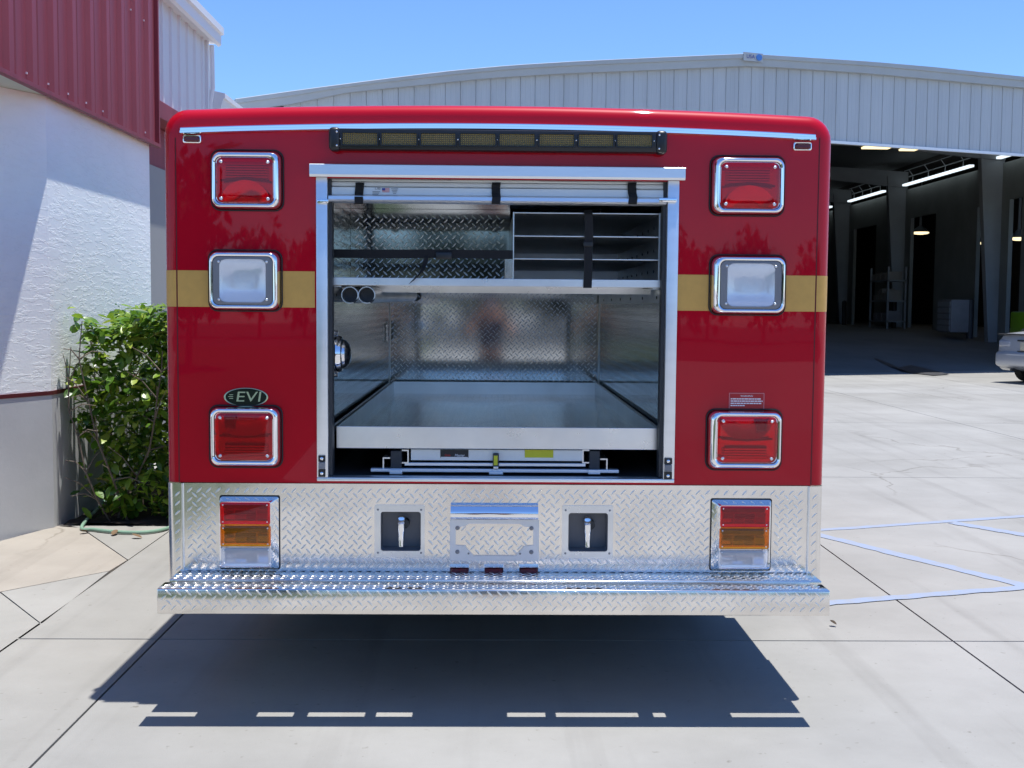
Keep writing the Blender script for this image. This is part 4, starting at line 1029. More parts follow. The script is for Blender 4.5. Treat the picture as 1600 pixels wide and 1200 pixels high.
o = gbox('maker_label', M_kprint, 688, 702.8, 732, 715, Yg-0.0018, Yg-0.0002)
mz = P(710, 711.5, Yg-0.0024).z
bm = BM(); text(bm, 'Slide', 0.0125, lambda x, z: Vector((P(699, 711, Yg-0.0024).x+x, Yg-0.0026, mz+z)), shear=0.25); fin('red_lettering', bm, M_rprint, o)
bm = BM(); text(bm, 'Master', 0.0135, lambda x, z: Vector((P(718, 711, Yg-0.0024).x+x, Yg-0.0026, mz+z)), shear=0.25); fin('white_lettering', bm, M_wprint, o)
bm = BM(); pbox(bm, 689, 714, 731, 715, Yg-0.0026, Yg-0.0019); fin('label_line', bm, M_wprint, o)

# ---------------------------------------------------------------- tread plate tail panel
YP = YR-0.003
zp0 = P(770, 893, YP).z
px0_, px1_ = P(287, 830, YP).x, P(1261.5, 830, YP).x
hook_h = [pxr(594.5, 799, 658, 861, YP), pxr(887.5, 801, 950, 862, YP)]
bm = BM(); sheet_holes(bm, px0_, px1_, zp0, zrb-0.002, [(h[0], h[1], h[2], h[3]) for h in hook_h], lambda u, v_: (u, YP, v_))
bmesh.ops.recalc_face_normals(bm, faces=bm.faces[:]); bmesh.ops.reverse_faces(bm, faces=[f for f in bm.faces if f.normal.y > 0])
solid(bm, 0.003)
tp = fin('tail_panel', bm, M_tread, truck)
skipr = [pxr(343, 774, 437, 889, YP), pxr(1111, 778, 1204, 891, YP), pxr(585, 789, 663.5, 871, YP), pxr(878, 790, 958, 872, YP), pxr(703, 787, 842, 814, YP), pxr(703, 884, 842, 899, YP)]
frame_out, frame_in = pxr(703, 812, 842, 876, YP), pxr(712, 818, 833, 868, YP)
def skip(u, v_):
    x, z = px0_+0.006+u, zp0+0.004+v_
    if any(s_[0]-0.008 < x < s_[1]+0.008 and s_[2]-0.008 < z < s_[3]+0.008 for s_ in skipr): return True
    if frame_out[0] < x < frame_out[1] and frame_out[2] < z < frame_out[3] and not (frame_in[0]+0.012 < x < frame_in[1]-0.012 and frame_in[2]+0.012 < z < frame_in[3]-0.012): return True
    return False
bm = BM(); lugs(bm, (px0_+0.006, YP-0.0001, zp0+0.004), (1, 0, 0), (0, 0, 1), px1_-px0_-0.012, zrb-zp0-0.010, skip=skip); fin('tread_lug', bm, M_lug, tp, kind='stuff')
# corner pieces
for s_ in (-1, 1):
    a, b = (xl+0.002, px0_-0.003) if s_ < 0 else (px1_+0.003, xr-0.004)
    bm = BM(); lo, hi = zp0-0.03, zrb-0.003; Rb = 0.03
    out = []
    if s_ < 0: out = [(b, YP-0.001)]+[(a+Rb-Rb*math.sin(rad(90*k_/6)), YP-0.001+Rb-Rb*math.cos(rad(90*k_/6))) for k_ in range(7)]+[(a, YR+0.5)]
    else: out = [(a, YP-0.001)]+[(b-Rb+Rb*math.sin(rad(90*k_/6)), YP-0.001+Rb-Rb*math.cos(rad(90*k_/6))) for k_ in range(7)]+[(b, YR+0.5)]
    V = [(bm.verts.new((x, y, lo)), bm.verts.new((x, y, hi))) for x, y in out]
    for c, d in zip(V, V[1:]): bm.faces.new((c[0], d[0], d[1], c[1]))
    bmesh.ops.recalc_face_normals(bm, faces=bm.faces[:])
    o = fin('tail_corner', bm, M_tread, truck, True)
    w_ = (b-a)-Rb if s_ < 0 else (b-a)-Rb
    bm = BM(); lugs(bm, ((a+Rb*0.75) if s_ < 0 else a+0.004, YP-0.0012, lo+0.02), (1, 0, 0), (0, 0, 1), w_+0.004, hi-lo-0.03)
    lugs(bm, (a, YR+0.48, lo+0.02) if s_ < 0 else (b, YR+0.04, lo+0.02), (0, -1, 0) if s_ < 0 else (0, 1, 0), (0, 0, 1), 0.44, hi-lo-0.03)
    fin('tread_lug', bm, M_lug, o, kind='stuff')
    xs2 = px0_-0.0015 if s_ < 0 else px1_+0.0015
    bm = BM(); tube(bm, [(xs2, YP-0.001, zp0-0.002), (xs2, YP-0.001, zrb-0.003)], 0.0045, 8); fin('corner_bead', bm, M_alub, truck, True)
# step flange and bumper
zf = zp0-0.001
Yf = (zf-EYE)/((P(770, 906.5, 1).z-EYE))          # where the flange's front edge shows
fx0, fx1 = P(280, 900, YR).x, P(1268, 900, YR).x
def treadbox(name, a, b, faces, bev=0.003):
    bm = BM(); box(bm, a, b, bev, 2); o = fin(name, bm, M_tread, truck, True, ang=1.2)
    x0, x1 = sorted((a[0], b[0])); y0, y1 = sorted((a[1], b[1])); z0, z1 = sorted((a[2], b[2]))
    bm = BM()
    if 'top' in faces: lugs(bm, (x0+0.006, y0+0.005, z1), (1, 0, 0), (0, 1, 0), x1-x0-0.012, y1-y0-0.008, ht=0.0019)
    if 'front' in faces: lugs(bm, (x0+0.006, y0, z0+0.005), (1, 0, 0), (0, 0, 1), x1-x0-0.012, z1-z0-0.008)
    if 'ends' in faces:
        lugs(bm, (x1, y0+0.004, z0+0.005), (0, 1, 0), (0, 0, 1), y1-y0-0.008, z1-z0-0.01); lugs(bm, (x0, y1-0.004, z0+0.005), (0, -1, 0), (0, 0, 1), y1-y0-0.008, z1-z0-0.01)
    fin('tread_lug', bm, M_lug, o, kind='stuff'); return o
treadbox('step_flange', (fx0, Yf, zf-0.03), (fx1, YP+0.02, zf), ('top',))
Yb0 = (zf-EYE)/(P(770, 921.5, 1).z-EYE)
Yb1 = Yf-0.042
zbb = P(770, 961, Yb0).z
bx0, bx1 = P(245, 935, Yb0).x, P(1297, 940, Yb0).x
treadbox('rear_bumper', (bx0, Yb0, zbb), (bx1, Yb1, zf), ('top', 'front', 'ends'), 0.004)
# hangers that bridge the slot between step and bumper
for a, b in ((312, 405), (462, 483), (572, 588), (645, 790), (850, 865), (993, 1015), (1035, 1135)):
    x0, x1 = P(a, 1115, YR-0.1).x+SUN.x/SUN.z*zf, P(b, 1115, YR-0.1).x+SUN.x/SUN.z*zf
    bm = BM(); box(bm, (x0, Yb1-0.002, zf-0.035), (x1, Yf+0.002, zf-0.012)); fin('step_bracket', bm, M_dark, truck)
# tail light stacks
def stack(base, front, lenses, s_):
    bx0_, bx1_, bz0_, bz1_ = pxr(*base, YP); fx0_, fx1_, fz0_, fz1_ = pxr(*front, YP-0.05)
    bx0_, bx1_, bz0_, bz1_ = min(bx0_, fx0_-0.001), max(bx1_, fx1_+0.001), min(bz0_, fz0_-0.001), max(bz1_, fz1_+0.001)
    bm = BM(); loft(bm, [rr(bx0_-0.003, bx1_+0.003, bz0_-0.003, bz1_+0.003, 0.008, YP+0.001), rr(bx0_-0.003, bx1_+0.003, bz0_-0.003, bz1_+0.003, 0.008, YP-0.004)], False, True); 
    gk = fin('tail_light_stack', bm, M_rubber, truck)
    bm = BM(); loft(bm, [rr(bx0_, bx1_, bz0_, bz1_, 0.008, YP-0.0041), rr(bx0_+0.001, bx1_-0.001, bz0_+0.001, bz1_-0.001, 0.008, YP-0.010), rr(fx0_-0.0012, fx1_+0.0012, fz0_-0.0012, fz1_+0.0012, 0.008, YP-0.047), rr(fx0_, fx1_, fz0_, fz1_, 0.007, YP-0.05), rr(fx0_+0.004, fx1_-0.004, fz0_+0.004, fz1_-0.004, 0.006, YP-0.05), rr(fx0_+0.005, fx1_-0.005, fz0_+0.005, fz1_-0.005, 0.006, YP-0.030)], False, True)
    fin('chrome_housing', bm, M_chrome, gk, True, ang=0.5)
    for i, (r_, m) in enumerate(zip(lenses, (M_lred, M_lamber, M_lclear))):
        x0, x1, z0, z1 = pxr(*r_, YP-0.052)
        nm = ('brake_light', 'turn_signal', 'reverse_light')[i]
        bm = BM(); L_ = [rr(x0, x1, z0, z1, 0.006, YP-0.0405), rr(x0, x1, z0, z1, 0.006, YP-0.051)]
        for k_ in range(1, 4): g_ = 0.004*k_; L_.append(rr(x0+g_, x1-g_, z0+g_*0.8, z1-g_*0.8, 0.006, YP-0.051-0.003*math.sin(k_/3*math.pi/2)))
        loft(bm, L_, False, True); fin(nm, bm, m, gk, True)
        bm = BM(); n_ = 20; h_ = z1-z0; w_ = x1-x0
        for s in range(4):      # faceted reflector behind the lens
            a = x0+w_*(0.07+0.22*s); b = a+w_*0.20
            prism(bm, [(YP-0.034, z0+h_*0.12), (YP-0.046, z0+h_*0.22), (YP-0.0385, z0+h_*(0.42+0.06*(s % 2))), (YP-0.047, z0+h_*0.62), (YP-0.044, z0+h_*0.66), (YP-0.034, z0+h_*0.66)], 'x', a, b)
        fin('lamp_reflector', bm, M_reflector, gk)
        bm = BM(); box(bm, (x0+w_*0.06, YP-0.0345, z0+h_*0.70), (x1-w_*0.08, YP-0.043, z0+h_*0.9)); tube(bm, [(x0+w_*0.3, YP-0.045, z0+h_*0.5), (x0+w_*0.7, YP-0.045, z0+h_*0.52)], 0.006, 8); fin('bulb_holder', bm, M_refdark, gk)
        for u, v_ in ((0.06, 0.12), (0.94, 0.88), (0.94, 0.12), (0.06, 0.88)):
            bm = BM(); dome(bm, (x0+w_*u, YP-0.0522, z0+h_*v_), 0.0035, 0.003, n=8, rings=2); fin('screw', bm, M_alub, gk, True)
    return gk
stack((345, 775, 436.5, 888), (343, 784, 423, 887), ((343.5, 785, 422, 819.5), (344, 821.5, 423, 854), (345, 856, 424, 885.5)), -1)
stack((1110.5, 780, 1203.5, 890), (1124, 790, 1203.5, 889), ((1125.5, 791, 1202.5, 824), (1124, 825.5, 1201.5, 858), (1123, 860, 1199.5, 888)), 1)
# recessed tow loops
for k_, (fr, h) in enumerate(zip(((585, 789, 663.5, 871), (878, 790, 958, 872)), hook_h)):
    x0, x1, z0, z1 = pxr(*fr, YP-0.003)
    bm = BM(); lo_, li_ = rr(x0, x1, z0, z1, 0.006, YP-0.0005), rr(h[0]+0.001, h[1]-0.001, h[2]+0.001, h[3]-0.001, 0.010, YP-0.0035)
    loft(bm, [lo_, rr(x0, x1, z0, z1, 0.006, YP-0.0035), li_, rr(h[0]+0.001, h[1]-0.001, h[2]+0.001, h[3]-0.001, 0.010, YP+0.004)])
    o = fin('tow_recess', bm, M_alub, truck, True, ang=0.4)
    bm = BM(); D_ = 0.075
    loft(bm, [rr(h[0], h[1], h[2], h[3], 0.010, YP+0.0035), rr(h[0]+0.002, h[1]-0.002, h[2]+0.002, h[3]-0.002, 0.012, YP+D_)], False, True); bmesh.ops.reverse_faces(bm, faces=bm.faces[:])
    fin('recess_box', bm, M_grey, o, True, ang=0.5)
    cx_, czt, czb = (h[0]+h[1])/2+0.0, h[3]-(h[3]-h[2])*0.16, h[2]+(h[3]-h[2])*0.06
    bm = BM(); cyl(bm, (cx_+0.012, h[3]-(h[3]-h[2])*0.36), 'y', 0.017, YP+0.03, YP+D_-0.002, 16); fin('hook_shaft', bm, M_dark, o, True)
    # drop-forged hook: shank that bends down and narrows
    bm = BM(); L_ = []
    for q_, (yy, zt_, rx_, ry_) in enumerate(((0.050, 0.74, 0.010, 0.010), (0.036, 0.80, 0.013, 0.012), (0.024, 0.78, 0.0135, 0.013), (0.016, 0.68, 0.0135, 0.012), (0.016, 0.52, 0.0145, 0.011), (0.017, 0.42, 0.0130, 0.010), (0.016, 0.22, 0.0105, 0.009), (0.014, 0.10, 0.010, 0.009), (0.016, 0.055, 0.005, 0.005))):
        ca = h[2]+(h[3]-h[2])*zt_
        tilt = (1, 0.7, 0.4, 0.1, 0, 0, 0, 0, 0)[q_]
        L_.append([(cx_+rx_*math.cos(2*math.pi*i/14), YP+yy+ry_*math.sin(2*math.pi*i/14)*(1-tilt), ca+ry_*math.sin(2*math.pi*i/14)*tilt) for i in range(14)])
    loft(bm, L_, True, True); fin('tow_hook', bm, M_chrome, o, True)
    for u in (0.07, 0.93):
        for v_ in (0.09, 0.91):
            bm = BM(); dome(bm, (x0+(x1-x0)*u, YP-0.0034, z0+(z1-z0)*v_), 0.0042, 0.0025, n=8, rings=2); fin('screw', bm, M_grey, o, True)
# number plate bracket with its lamp cover
x0, x1, z0, z1 = frame_out
bm = BM(); out_ = [Vector((x, YP-0.0015, z)) for x, z in ((x0, z0), (x1, z0), (x1, z1), (x0, z1))]
i0, i1, j0, j1 = frame_in
ww, hh = i1-i0, j1-j0
inn_ = [Vector((x, YP-0.0015, z)) for x, z in ((i0, j0+hh*0.33), (i0+ww*0.12, j0+hh*0.30), (i0+ww*0.23, j0), (i1-ww*0.23, j0), (i1-ww*0.12, j0+hh*0.30), (i1, j0+hh*0.33), (i1, j1-hh*0.12), (i1-ww*0.12, j1-hh*0.08), (i1-ww*0.17, j1), (i0+ww*0.17, j1), (i0+ww*0.12, j1-hh*0.08), (i0, j1-hh*0.12))]
tri = tessellate_polygon([out_, inn_]); vs = [bm.verts.new(p) for p in out_+inn_]
for t in tri: bm.faces.new([vs[i] for i in t])
bmesh.ops.recalc_face_normals(bm, faces=bm.faces[:]); bmesh.ops.reverse_faces(bm, faces=[f for f in bm.faces if f.normal.y > 0])
solid(bm, -0.0035)
pl = fin('number_plate_bracket', bm, M_bracket, truck)
for u, v_ in ((0.085, 0.80), (0.915, 0.80), (0.085, 0.22), (0.915, 0.22), (0.21, 0.18), (0.79, 0.18)):
    bm = BM(); dome(bm, (x0+(x1-x0)*u, YP-0.0052, z0+(z1-z0)*v_), 0.0085 if abs(u-0.5) > 0.4 else 0.004, 0.004); fin('bolt', bm, M_grey, pl, True)
c0, c1, cz0, cz1 = pxr(704, 789, 841, 812, YP-0.03)
bm = BM(); prism(bm, [(YP-0.0005, cz0+0.002), (YP-0.030, cz0), (YP-0.036, cz0+0.006), (YP-0.035, cz0+(cz1-cz0)*0.55), (YP-0.024, cz0+(cz1-cz0)*0.85), (YP-0.010, cz1), (YP-0.0005, cz1+0.003)], 'x', c0, c1); fin('plate_lamp_cover', bm, M_chrome, pl, True, ang=0.9)
# three red marker lights
for a, b in ((703, 732.5), (757, 786.5), (811.5, 841)):
    x0, x1, z0, z1 = pxr(a, 886.5, b, 898, YP-0.01)
    bm = BM(); box(bm, (x0, YP-0.004, z0), (x1, YP-0.0005, z1), 0.001); o = fin('marker_light', bm, M_black, truck)
    bm = BM(); L_ = [rr(x0+0.001, x1-0.001, z0+0.001, z1-0.001, 0.008, YP-0.0042), rr(x0+0.001, x1-0.001, z0+0.001, z1-0.001, 0.008, YP-0.012), rr(x0+0.005, x1-0.005, z0+0.004, z1-0.004, 0.006, YP-0.018)]; loft(bm, L_, False, True); fin('lens', bm, M_ldred, o, True)
    bm = BM(); box(bm, (x0-0.001, YP-0.020, z1+0.001), (x1+0.001, YP-0.0005, z1+0.006), 0.001); fin('visor', bm, M_chrome, o)

bm = BM(); box(bm, (xl+0.12, YR+0.9, 0.20), (XC-0.50, YR+1.3, zrb-0.29), 0.02); box(bm, (XC+0.5, YR+0.9, 0.20), (xr-0.12, YR+1.3, zrb-0.29), 0.02); fin('undertank_blocker', bm, M_dark, truck, kind='stuff')  # unseen tanks, axle and skirts added to block light under the truck
bm = BM(); box(bm, (XC-0.36, YR+1.12, 0.16), (XC+0.36, YR+1.9, zrb-0.30), 0.05); fin('axle_blocker', bm, M_dark, truck, True)
for x in (xl+0.02, xr-0.04):
    bm = BM(); box(bm, (x, YR+0.12, zrb-0.42), (x+0.02, YR+1.15, zrb-0.004)); fin('skirt_blocker', bm, M_tread, truck)
# ---------------------------------------------------------------- chassis, wheels and cab (mostly hidden)
bm = BM(); box(bm, (XC-0.45, YR+0.2, 0.42), (XC-0.37, 9.6, 0.58)); box(bm, (XC+0.37, YR+0.2, 0.42), (XC+0.45, 9.6, 0.58)); box(bm, (XC-0.37, YR+1.0, 0.44), (XC+0.37, YR+1.08, 0.56)); fin('chassis_frame', bm, M_dark, truck)
bm = BM(); box(bm, (xl+0.06, YR+0.12, zrb-0.28), (xr-0.06, YR+3.55, zrb-0.003)); fin('underbody', bm, M_dark, truck)
for (x, y) in ((xl+0.05, YR+1.75), (xr-0.33, YR+1.75), (xl+0.08, YR+4.9), (xr-0.36, YR+4.9)):
    bm = BM(); L_ = []
    prof = [(0.0, 0.24), (0.0, 0.36), (0.03, 0.40), (0.25, 0.40), (0.28, 0.36), (0.28, 0.24)]
    loft(bm, [[(x+a, y+r_*math.cos(2*math.pi*k_/32), 0.40+r_*math.sin(2*math.pi*k_/32)) for k_ in range(32)] for a, r_ in prof]); wh = fin('wheel', bm, M_tyre, truck, True)
    bm = BM(); cyl(bm, (y, 0.40), 'x', 0.24, x+0.03, x+0.25, 28); fin('rim', bm, M_alub, wh)
bm = BM(); cz = 2.0
prism(bm, [(YR+3.62, 0.6), (YR+6.2, 0.6), (YR+6.2, 1.15), (YR+5.3, 1.25), (YR+4.75, 2.02), (YR+3.62, 2.08)], 'x', xl+0.10, xr-0.10); bmesh.ops.bevel(bm, geom=bm.edges[:], offset=0.05, segments=2, affect='EDGES', clamp_overlap=True); fin('cab', bm, M_red, truck, True)

# ================================================================== BUSH, HOSE, BED
M_leaf = [mat('leaf_%d' % i, c, 0.32, coat=0.25, coat_rough=0.15, var=0.25, vscale=9) for i, c in enumerate(((0.11, 0.23, 0.020), (0.21, 0.34, 0.032), (0.36, 0.45, 0.06), (0.06, 0.14, 0.016), (0.60, 0.56, 0.18)))]
def leafy(m):
    nt = m.node_tree; b = nt.nodes['Principled BSDF']; out = nt.nodes['Material Output']
    tl = nd(nt, 'ShaderNodeBsdfTranslucent'); src = b.inputs['Base Color'].links[0].from_socket
    nt.links.new(src, tl.inputs[0]); mx = nd(nt, 'ShaderNodeMixShader'); mx.inputs[0].default_value = 0.35
    nt.links.new(b.outputs[0], mx.inputs[1]); nt.links.new(tl.outputs[0], mx.inputs[2]); nt.links.new(mx.outputs[0], out.inputs[0])
for m in M_leaf: leafy(m)
M_bark = mat('bark', (0.14, 0.11, 0.085), 0.9, var=0.3, vscale=20)
M_dryleaf = mat('brown_leaf', (0.16, 0.10, 0.05), 0.8, var=0.3)
M_mulch = mat('mulch', (0.035, 0.026, 0.020), 0.95, var=0.4, vscale=30, bump=0.6, bscale=60)
M_hose = mat('hose', (0.20, 0.33, 0.24), 0.5)
bx_a, bx_b, by_a, by_b = xw+0.03, xJ1-0.02, bedY+0.04, bedY+3.2
bm = BM(); N = 24
gv = [[bm.verts.new((bx_a+(bx_b-bx_a)*i/8, by_a+(by_b-by_a)*j/N, -0.01+R.uniform(0, 0.03))) for j in range(N+1)] for i in range(9)]
for i in range(8):
    for j in range(N): bm.faces.new((gv[i][j], gv[i+1][j], gv[i+1][j+1], gv[i][j+1]))
fin('mulch_bed', bm, M_mulch, kind='structure')
def leaf_mesh(bm, M4, L, w, fold, curl, mi=0):
    st = ((0.0, 0.10), (0.22, 0.70), (0.55, 1.0), (0.82, 0.72), (1.0, 0.06)); rows = []
    for t, ww in st:
        y = L*t; z = -curl*L*t*t
        rows.append([bm.verts.new(M4 @ Vector((sx*w/2*ww, y, z+fold*abs(sx)*w/2*ww))) for sx in (-1, 0, 1)])
    for a, b in zip(rows, rows[1:]):
        for k_ in (0, 1):
            f = bm.faces.new((a[k_], a[k_+1], b[k_+1], b[k_])); f.material_index = mi; f.smooth = True
def bush_env(y, z):
    """outer surface of the bush in x (its wall side is x = bx_a) and whether a point is in its profile"""
    return bx_a
bh = P(190, 484, bedY+0.6).z
bush = thing('shrub', 'glossy dark green broad-leaved shrub growing against the white stucco wall', 'shrub', ((bx_a+bx_b)/2, by_a+0.4, 0))
bm = BM()
stems = []
for i in range(26):
    x, y = R.uniform(bx_a+0.10, bx_b+0.35), R.uniform(by_a+0.15, by_b-0.6)
    pts = [Vector((x, y, 0))]; d = Vector((R.uniform(-0.25, 0.25), R.uniform(-0.3, 0.2), 1)).normalized(); n_ = R.randint(5, 8)
    for k_ in range(n_):
        d = (d+Vector((R.uniform(-0.28, 0.28), R.uniform(-0.32, 0.25), R.uniform(0, 0.15)))).normalized()
        q_ = pts[-1]+d*bh/n_*R.uniform(0.8, 1.1); q_.x = max(q_.x, bx_a+0.05); q_.y = max(q_.y, by_a+0.02); q_.z = min(q_.z, bh*0.98); pts.append(q_)
    stems.append(pts); tube(bm, pts, R.uniform(0.005, 0.010), 5, r1=0.003)
    for k_ in range(1, n_):
        for _ in range(2):
            e = pts[k_]+Vector((R.uniform(-0.25, 0.25), R.uniform(-0.28, 0.15), R.uniform(-0.02, 0.22))); e.x = max(e.x, bx_a+0.03); e.y = max(e.y, by_a-0.02)
            mid = (pts[k_]+e)/2+Vector((0, 0, 0.03)); tube(bm, [pts[k_], mid, e], 0.005, 4, r1=0.002); stems.append([mid, e])
fin('branch', bm, M_bark, bush, True)
def leaf_place(front):
    for _ in range(60):
        z = R.uniform(0.06, bh+0.06)
        lim = 0.10*math.sin(z*7.1+1)+0.08*math.sin(z*13.7)
        if front:
            y = by_a+0.06+abs(R.gauss(0, 0.09))+0.10*math.sin(z*5+2)**2; x = R.uniform(bx_a-0.02+0.05, bx_b+0.35)
            if R.random() < 0.35: y = R.uniform(by_a, by_a+1.6); x = bx_b+0.3*R.random(); 
            if R.random() < 0.3: z = bh-0.10+R.gauss(0, 0.06); y = R.uniform(by_a+0.1, by_a+2.2); x = R.uniform(bx_a+0.1, bx_b+0.3)
        else:
            y = R.uniform(by_a+0.10, by_b); x = R.uniform(bx_a+0.02, bx_b+0.35)
        # the leafy mass stands away from the wall low down and has an uneven edge
        left = bx_a+0.02+(0.09+0.09*math.sin(z*4.3+0.6) if z < bh*0.72 else 0.05)+0.05*math.sin(z*17)
        if x < left and R.random() < 0.93: continue
        top = bh*(0.94+0.06*math.sin(y*6+x*9))
        if z > top+0.05: continue
        dens = 0.55+0.45*math.sin(x*11+z*6.3)*math.sin(z*9.1-x*4)
        if R.random() > dens+0.42 and z < bh*0.85: continue
        return Vector((x, y, z))
    return Vector((bx_b, by_a+0.3, bh*0.8))
def leaf_rot():
    a = R.uniform(0, 2*math.pi); return Matrix.Rotation(a, 4, 'Z') @ Matrix.Rotation(R.uniform(-0.9, 0.5), 4, 'X') @ Matrix.Rotation(R.uniform(-0.7, 0.7), 4, 'Y')
variants = []
for i in range(15):
    bm = BM(); leaf_mesh(bm, Matrix(), R.uniform(0.07, 0.135), R.uniform(0.036, 0.066), R.uniform(0.1, 0.35), R.uniform(0.0, 0.4))
    me = bpy.data.meshes.new('leaf'); bm.to_mesh(me); bm.free(); me.materials.append(M_leaf[(0, 1, 2, 0, 1, 3, 0, 1, 2, 1, 0, 4, 1, 0, 2)[i]]); variants.append(me)
for i in range(295):
    share('leaf', R.choice(variants), bush, Matrix.Translation(leaf_place(True)) @ leaf_rot())
bm = BM()
for i in range(8500):
    leaf_mesh(bm, Matrix.Translation(leaf_place(R.random() < 0.45)) @ leaf_rot(), R.uniform(0.045, 0.115), R.uniform(0.026, 0.055), R.uniform(0.1, 0.35), R.uniform(0.0, 0.4), R.choice((0, 0, 1, 1, 2, 3, 3)))
fin('foliage', bm, M_leaf[:4], bush, kind='stuff')
h0 = [G(126, 790), G(122, 812), G(130, 824), G(150, 830), G(190, 834), G(230, 834), G(262, 828), G(290, 815)]
hp = [Vector((xw+0.06, h0[0].y+0.35, 0.52)), Vector((xw+0.06, h0[0].y+0.33, 0.3)), Vector((xw+0.08, h0[0].y+0.05, 0.08))]+[Vector((g_.x, g_.y-0.02, 0.015)) for g_ in h0[2:]]
fine = []
for k_ in range(len(hp)-1):
    p0, p1, p2, p3 = hp[max(k_-1, 0)], hp[k_], hp[k_+1], hp[min(k_+2, len(hp)-1)]
    for j in range(6):
        t = j/6; fine.append(0.5*((2*p1)+(p2-p0)*t+(2*p0-5*p1+4*p2-p3)*t*t+(3*p1-p0-3*p2+p3)*t**3))
fine.append(hp[-1])
hs = thing('garden_hose', 'thin pale green garden hose lying on the concrete along the front of the shrub', 'hose', fine[20])
bm = BM(); tube(bm, fine, 0.011, 8); fin('hose_tube', bm, M_hose, hs, True)
bm = BM(); cyl(bm, (fine[0].x, fine[0].y), 'z', 0.016, 0.50, 0.56, 10); fin('hose_fitting', bm, M_alub, hs)

# ================================================================== SILVER CAR AT THE RIGHT EDGE
M_silver = mat('silver_paint', (0.48, 0.50, 0.53), 0.35, metal=0.35, coat=0.8, var=0.03, vscale=3)
M_glass = mat('car_glass', (0.02, 0.025, 0.03), 0.05, spec=0.8)
M_plate = mat('plate_cream', (0.55, 0.50, 0.38), 0.5)
cg = G(1603, 601)
car = thing('silver_car', 'silver saloon car standing half out of the picture in front of the hangar doorway', 'car', cg)
th = rad(-69)      # the car's nose points right and a little away
CMX = Matrix.Translation(cg) @ Matrix.Rotation(th, 4, 'Z')
# local frame: +y towards the nose, rear end at y = 0
def cfin(name, bm, m, parent=car, smooth=True, **k_):
    bm.transform(CMX); return fin(name, bm, m, parent, smooth, **k_)
def csec(y, w, zlo, zhi, tw=0.86, r_=0.12):
    return [(-w*0.93, y, zlo), (-w, y, zlo+0.14), (-w, y, zlo+(zhi-zlo)*0.55), (-w*0.985, y, zhi-0.14), (-w*tw, y, zhi-0.03), (-w*0.5, y, zhi), (w*0.5, y, zhi), (w*tw, y, zhi-0.03), (w*0.985, y, zhi-0.14), (w, y, zlo+(zhi-zlo)*0.55), (w, y, zlo+0.14), (w*0.93, y, zlo)]
secs = [(0.0, 0.66, 0.34, 0.86), (0.05, 0.78, 0.29, 0.97), (0.20, 0.85, 0.25, 1.02), (0.55, 0.875, 0.22, 1.05), (1.0, 0.88, 0.22, 1.05), (2.2, 0.885, 0.22, 0.98), (3.1, 0.88, 0.22, 0.94), (4.0, 0.86, 0.24, 0.86), (4.4, 0.78, 0.27, 0.76), (4.55, 0.60, 0.33, 0.66)]
bm = BM(); loft(bm, [csec(*s_) for s_ in secs], True, True); cfin('body', bm, M_silver, ang=0.7)
bm = BM(); loft(bm, [[(-w, y, z) for y, z in ()] for w in ()] or [[(-0.80, 0.62, 1.04), (0.80, 0.62, 1.04), (0.80, 3.15, 0.94), (-0.80, 3.15, 0.94)], [(-0.60, 1.15, 1.40), (0.60, 1.15, 1.40), (0.60, 2.35, 1.41), (-0.60, 2.35, 1.41)], [(-0.50, 1.35, 1.45), (0.50, 1.35, 1.45), (0.50, 2.15, 1.46), (-0.50, 2.15, 1.46)]], False, True); cfin('cabin_glass', bm, M_glass, ang=0.4)
bm = BM(); box(bm, (-0.58, 1.18, 1.405), (0.58, 2.32, 1.475), 0.03); cfin('roof', bm, M_silver)
bm = BM(); box(bm, (-0.79, -0.07, 0.32), (0.79, 0.14, 0.64), 0.09, 4); cfin('rear_bumper', bm, M_silver)
bm = BM(); box(bm, (-0.74, -0.02, 0.965), (0.74, 0.10, 0.99), 0.01); cfin('boot_lid_edge', bm, M_dark)
bm = BM(); box(bm, (-0.16, -0.025, 0.665), (0.16, -0.010, 0.83), 0.004); cfin('number_plate', bm, M_plate)
bm = BM(); box(bm, (-0.24, -0.02, 0.64), (0.24, -0.004, 0.655), 0.003); box(bm, (-0.24, -0.02, 0.845), (0.24, -0.004, 0.875), 0.003); cfin('plate_trim', bm, M_dark)
for s_ in (-1, 1):
    bm = BM(); box(bm, (s_*0.42, -0.008, 0.72), (s_*0.74, 0.10, 0.86), 0.035, 3); cfin('tail_light', bm, mat('tail_lens', (0.34, 0.36, 0.40), 0.15, coat=1.0))
    for y in (0.85, 3.65):
        bm = BM(); loft(bm, [[(s_*xx, y+r_*math.cos(2*math.pi*k_/24), 0.31+r_*math.sin(2*math.pi*k_/24)) for k_ in range(24)] for xx, r_ in ((0.68, 0.31), (0.86, 0.31), (0.885, 0.28), (0.885, 0.20))], True, True); wh = cfin('wheel', bm, M_tyre)
        bm = BM(); loft(bm, [[(s_*xx, y+r_*math.cos(2*math.pi*k_/24), 0.31+r_*math.sin(2*math.pi*k_/24)) for k_ in range(24)] for xx, r_ in ((0.886, 0.20), (0.890, 0.17), (0.87, 0.12), (0.882, 0.03))], False, True); cfin('rim', bm, M_alub, wh)
    bm = BM(); tube(bm, [(s_*0.35, -0.04, 0.27), (s_*0.35, 0.3, 0.27)], 0.03, 10); cfin('exhaust_pipe', bm, M_dark)

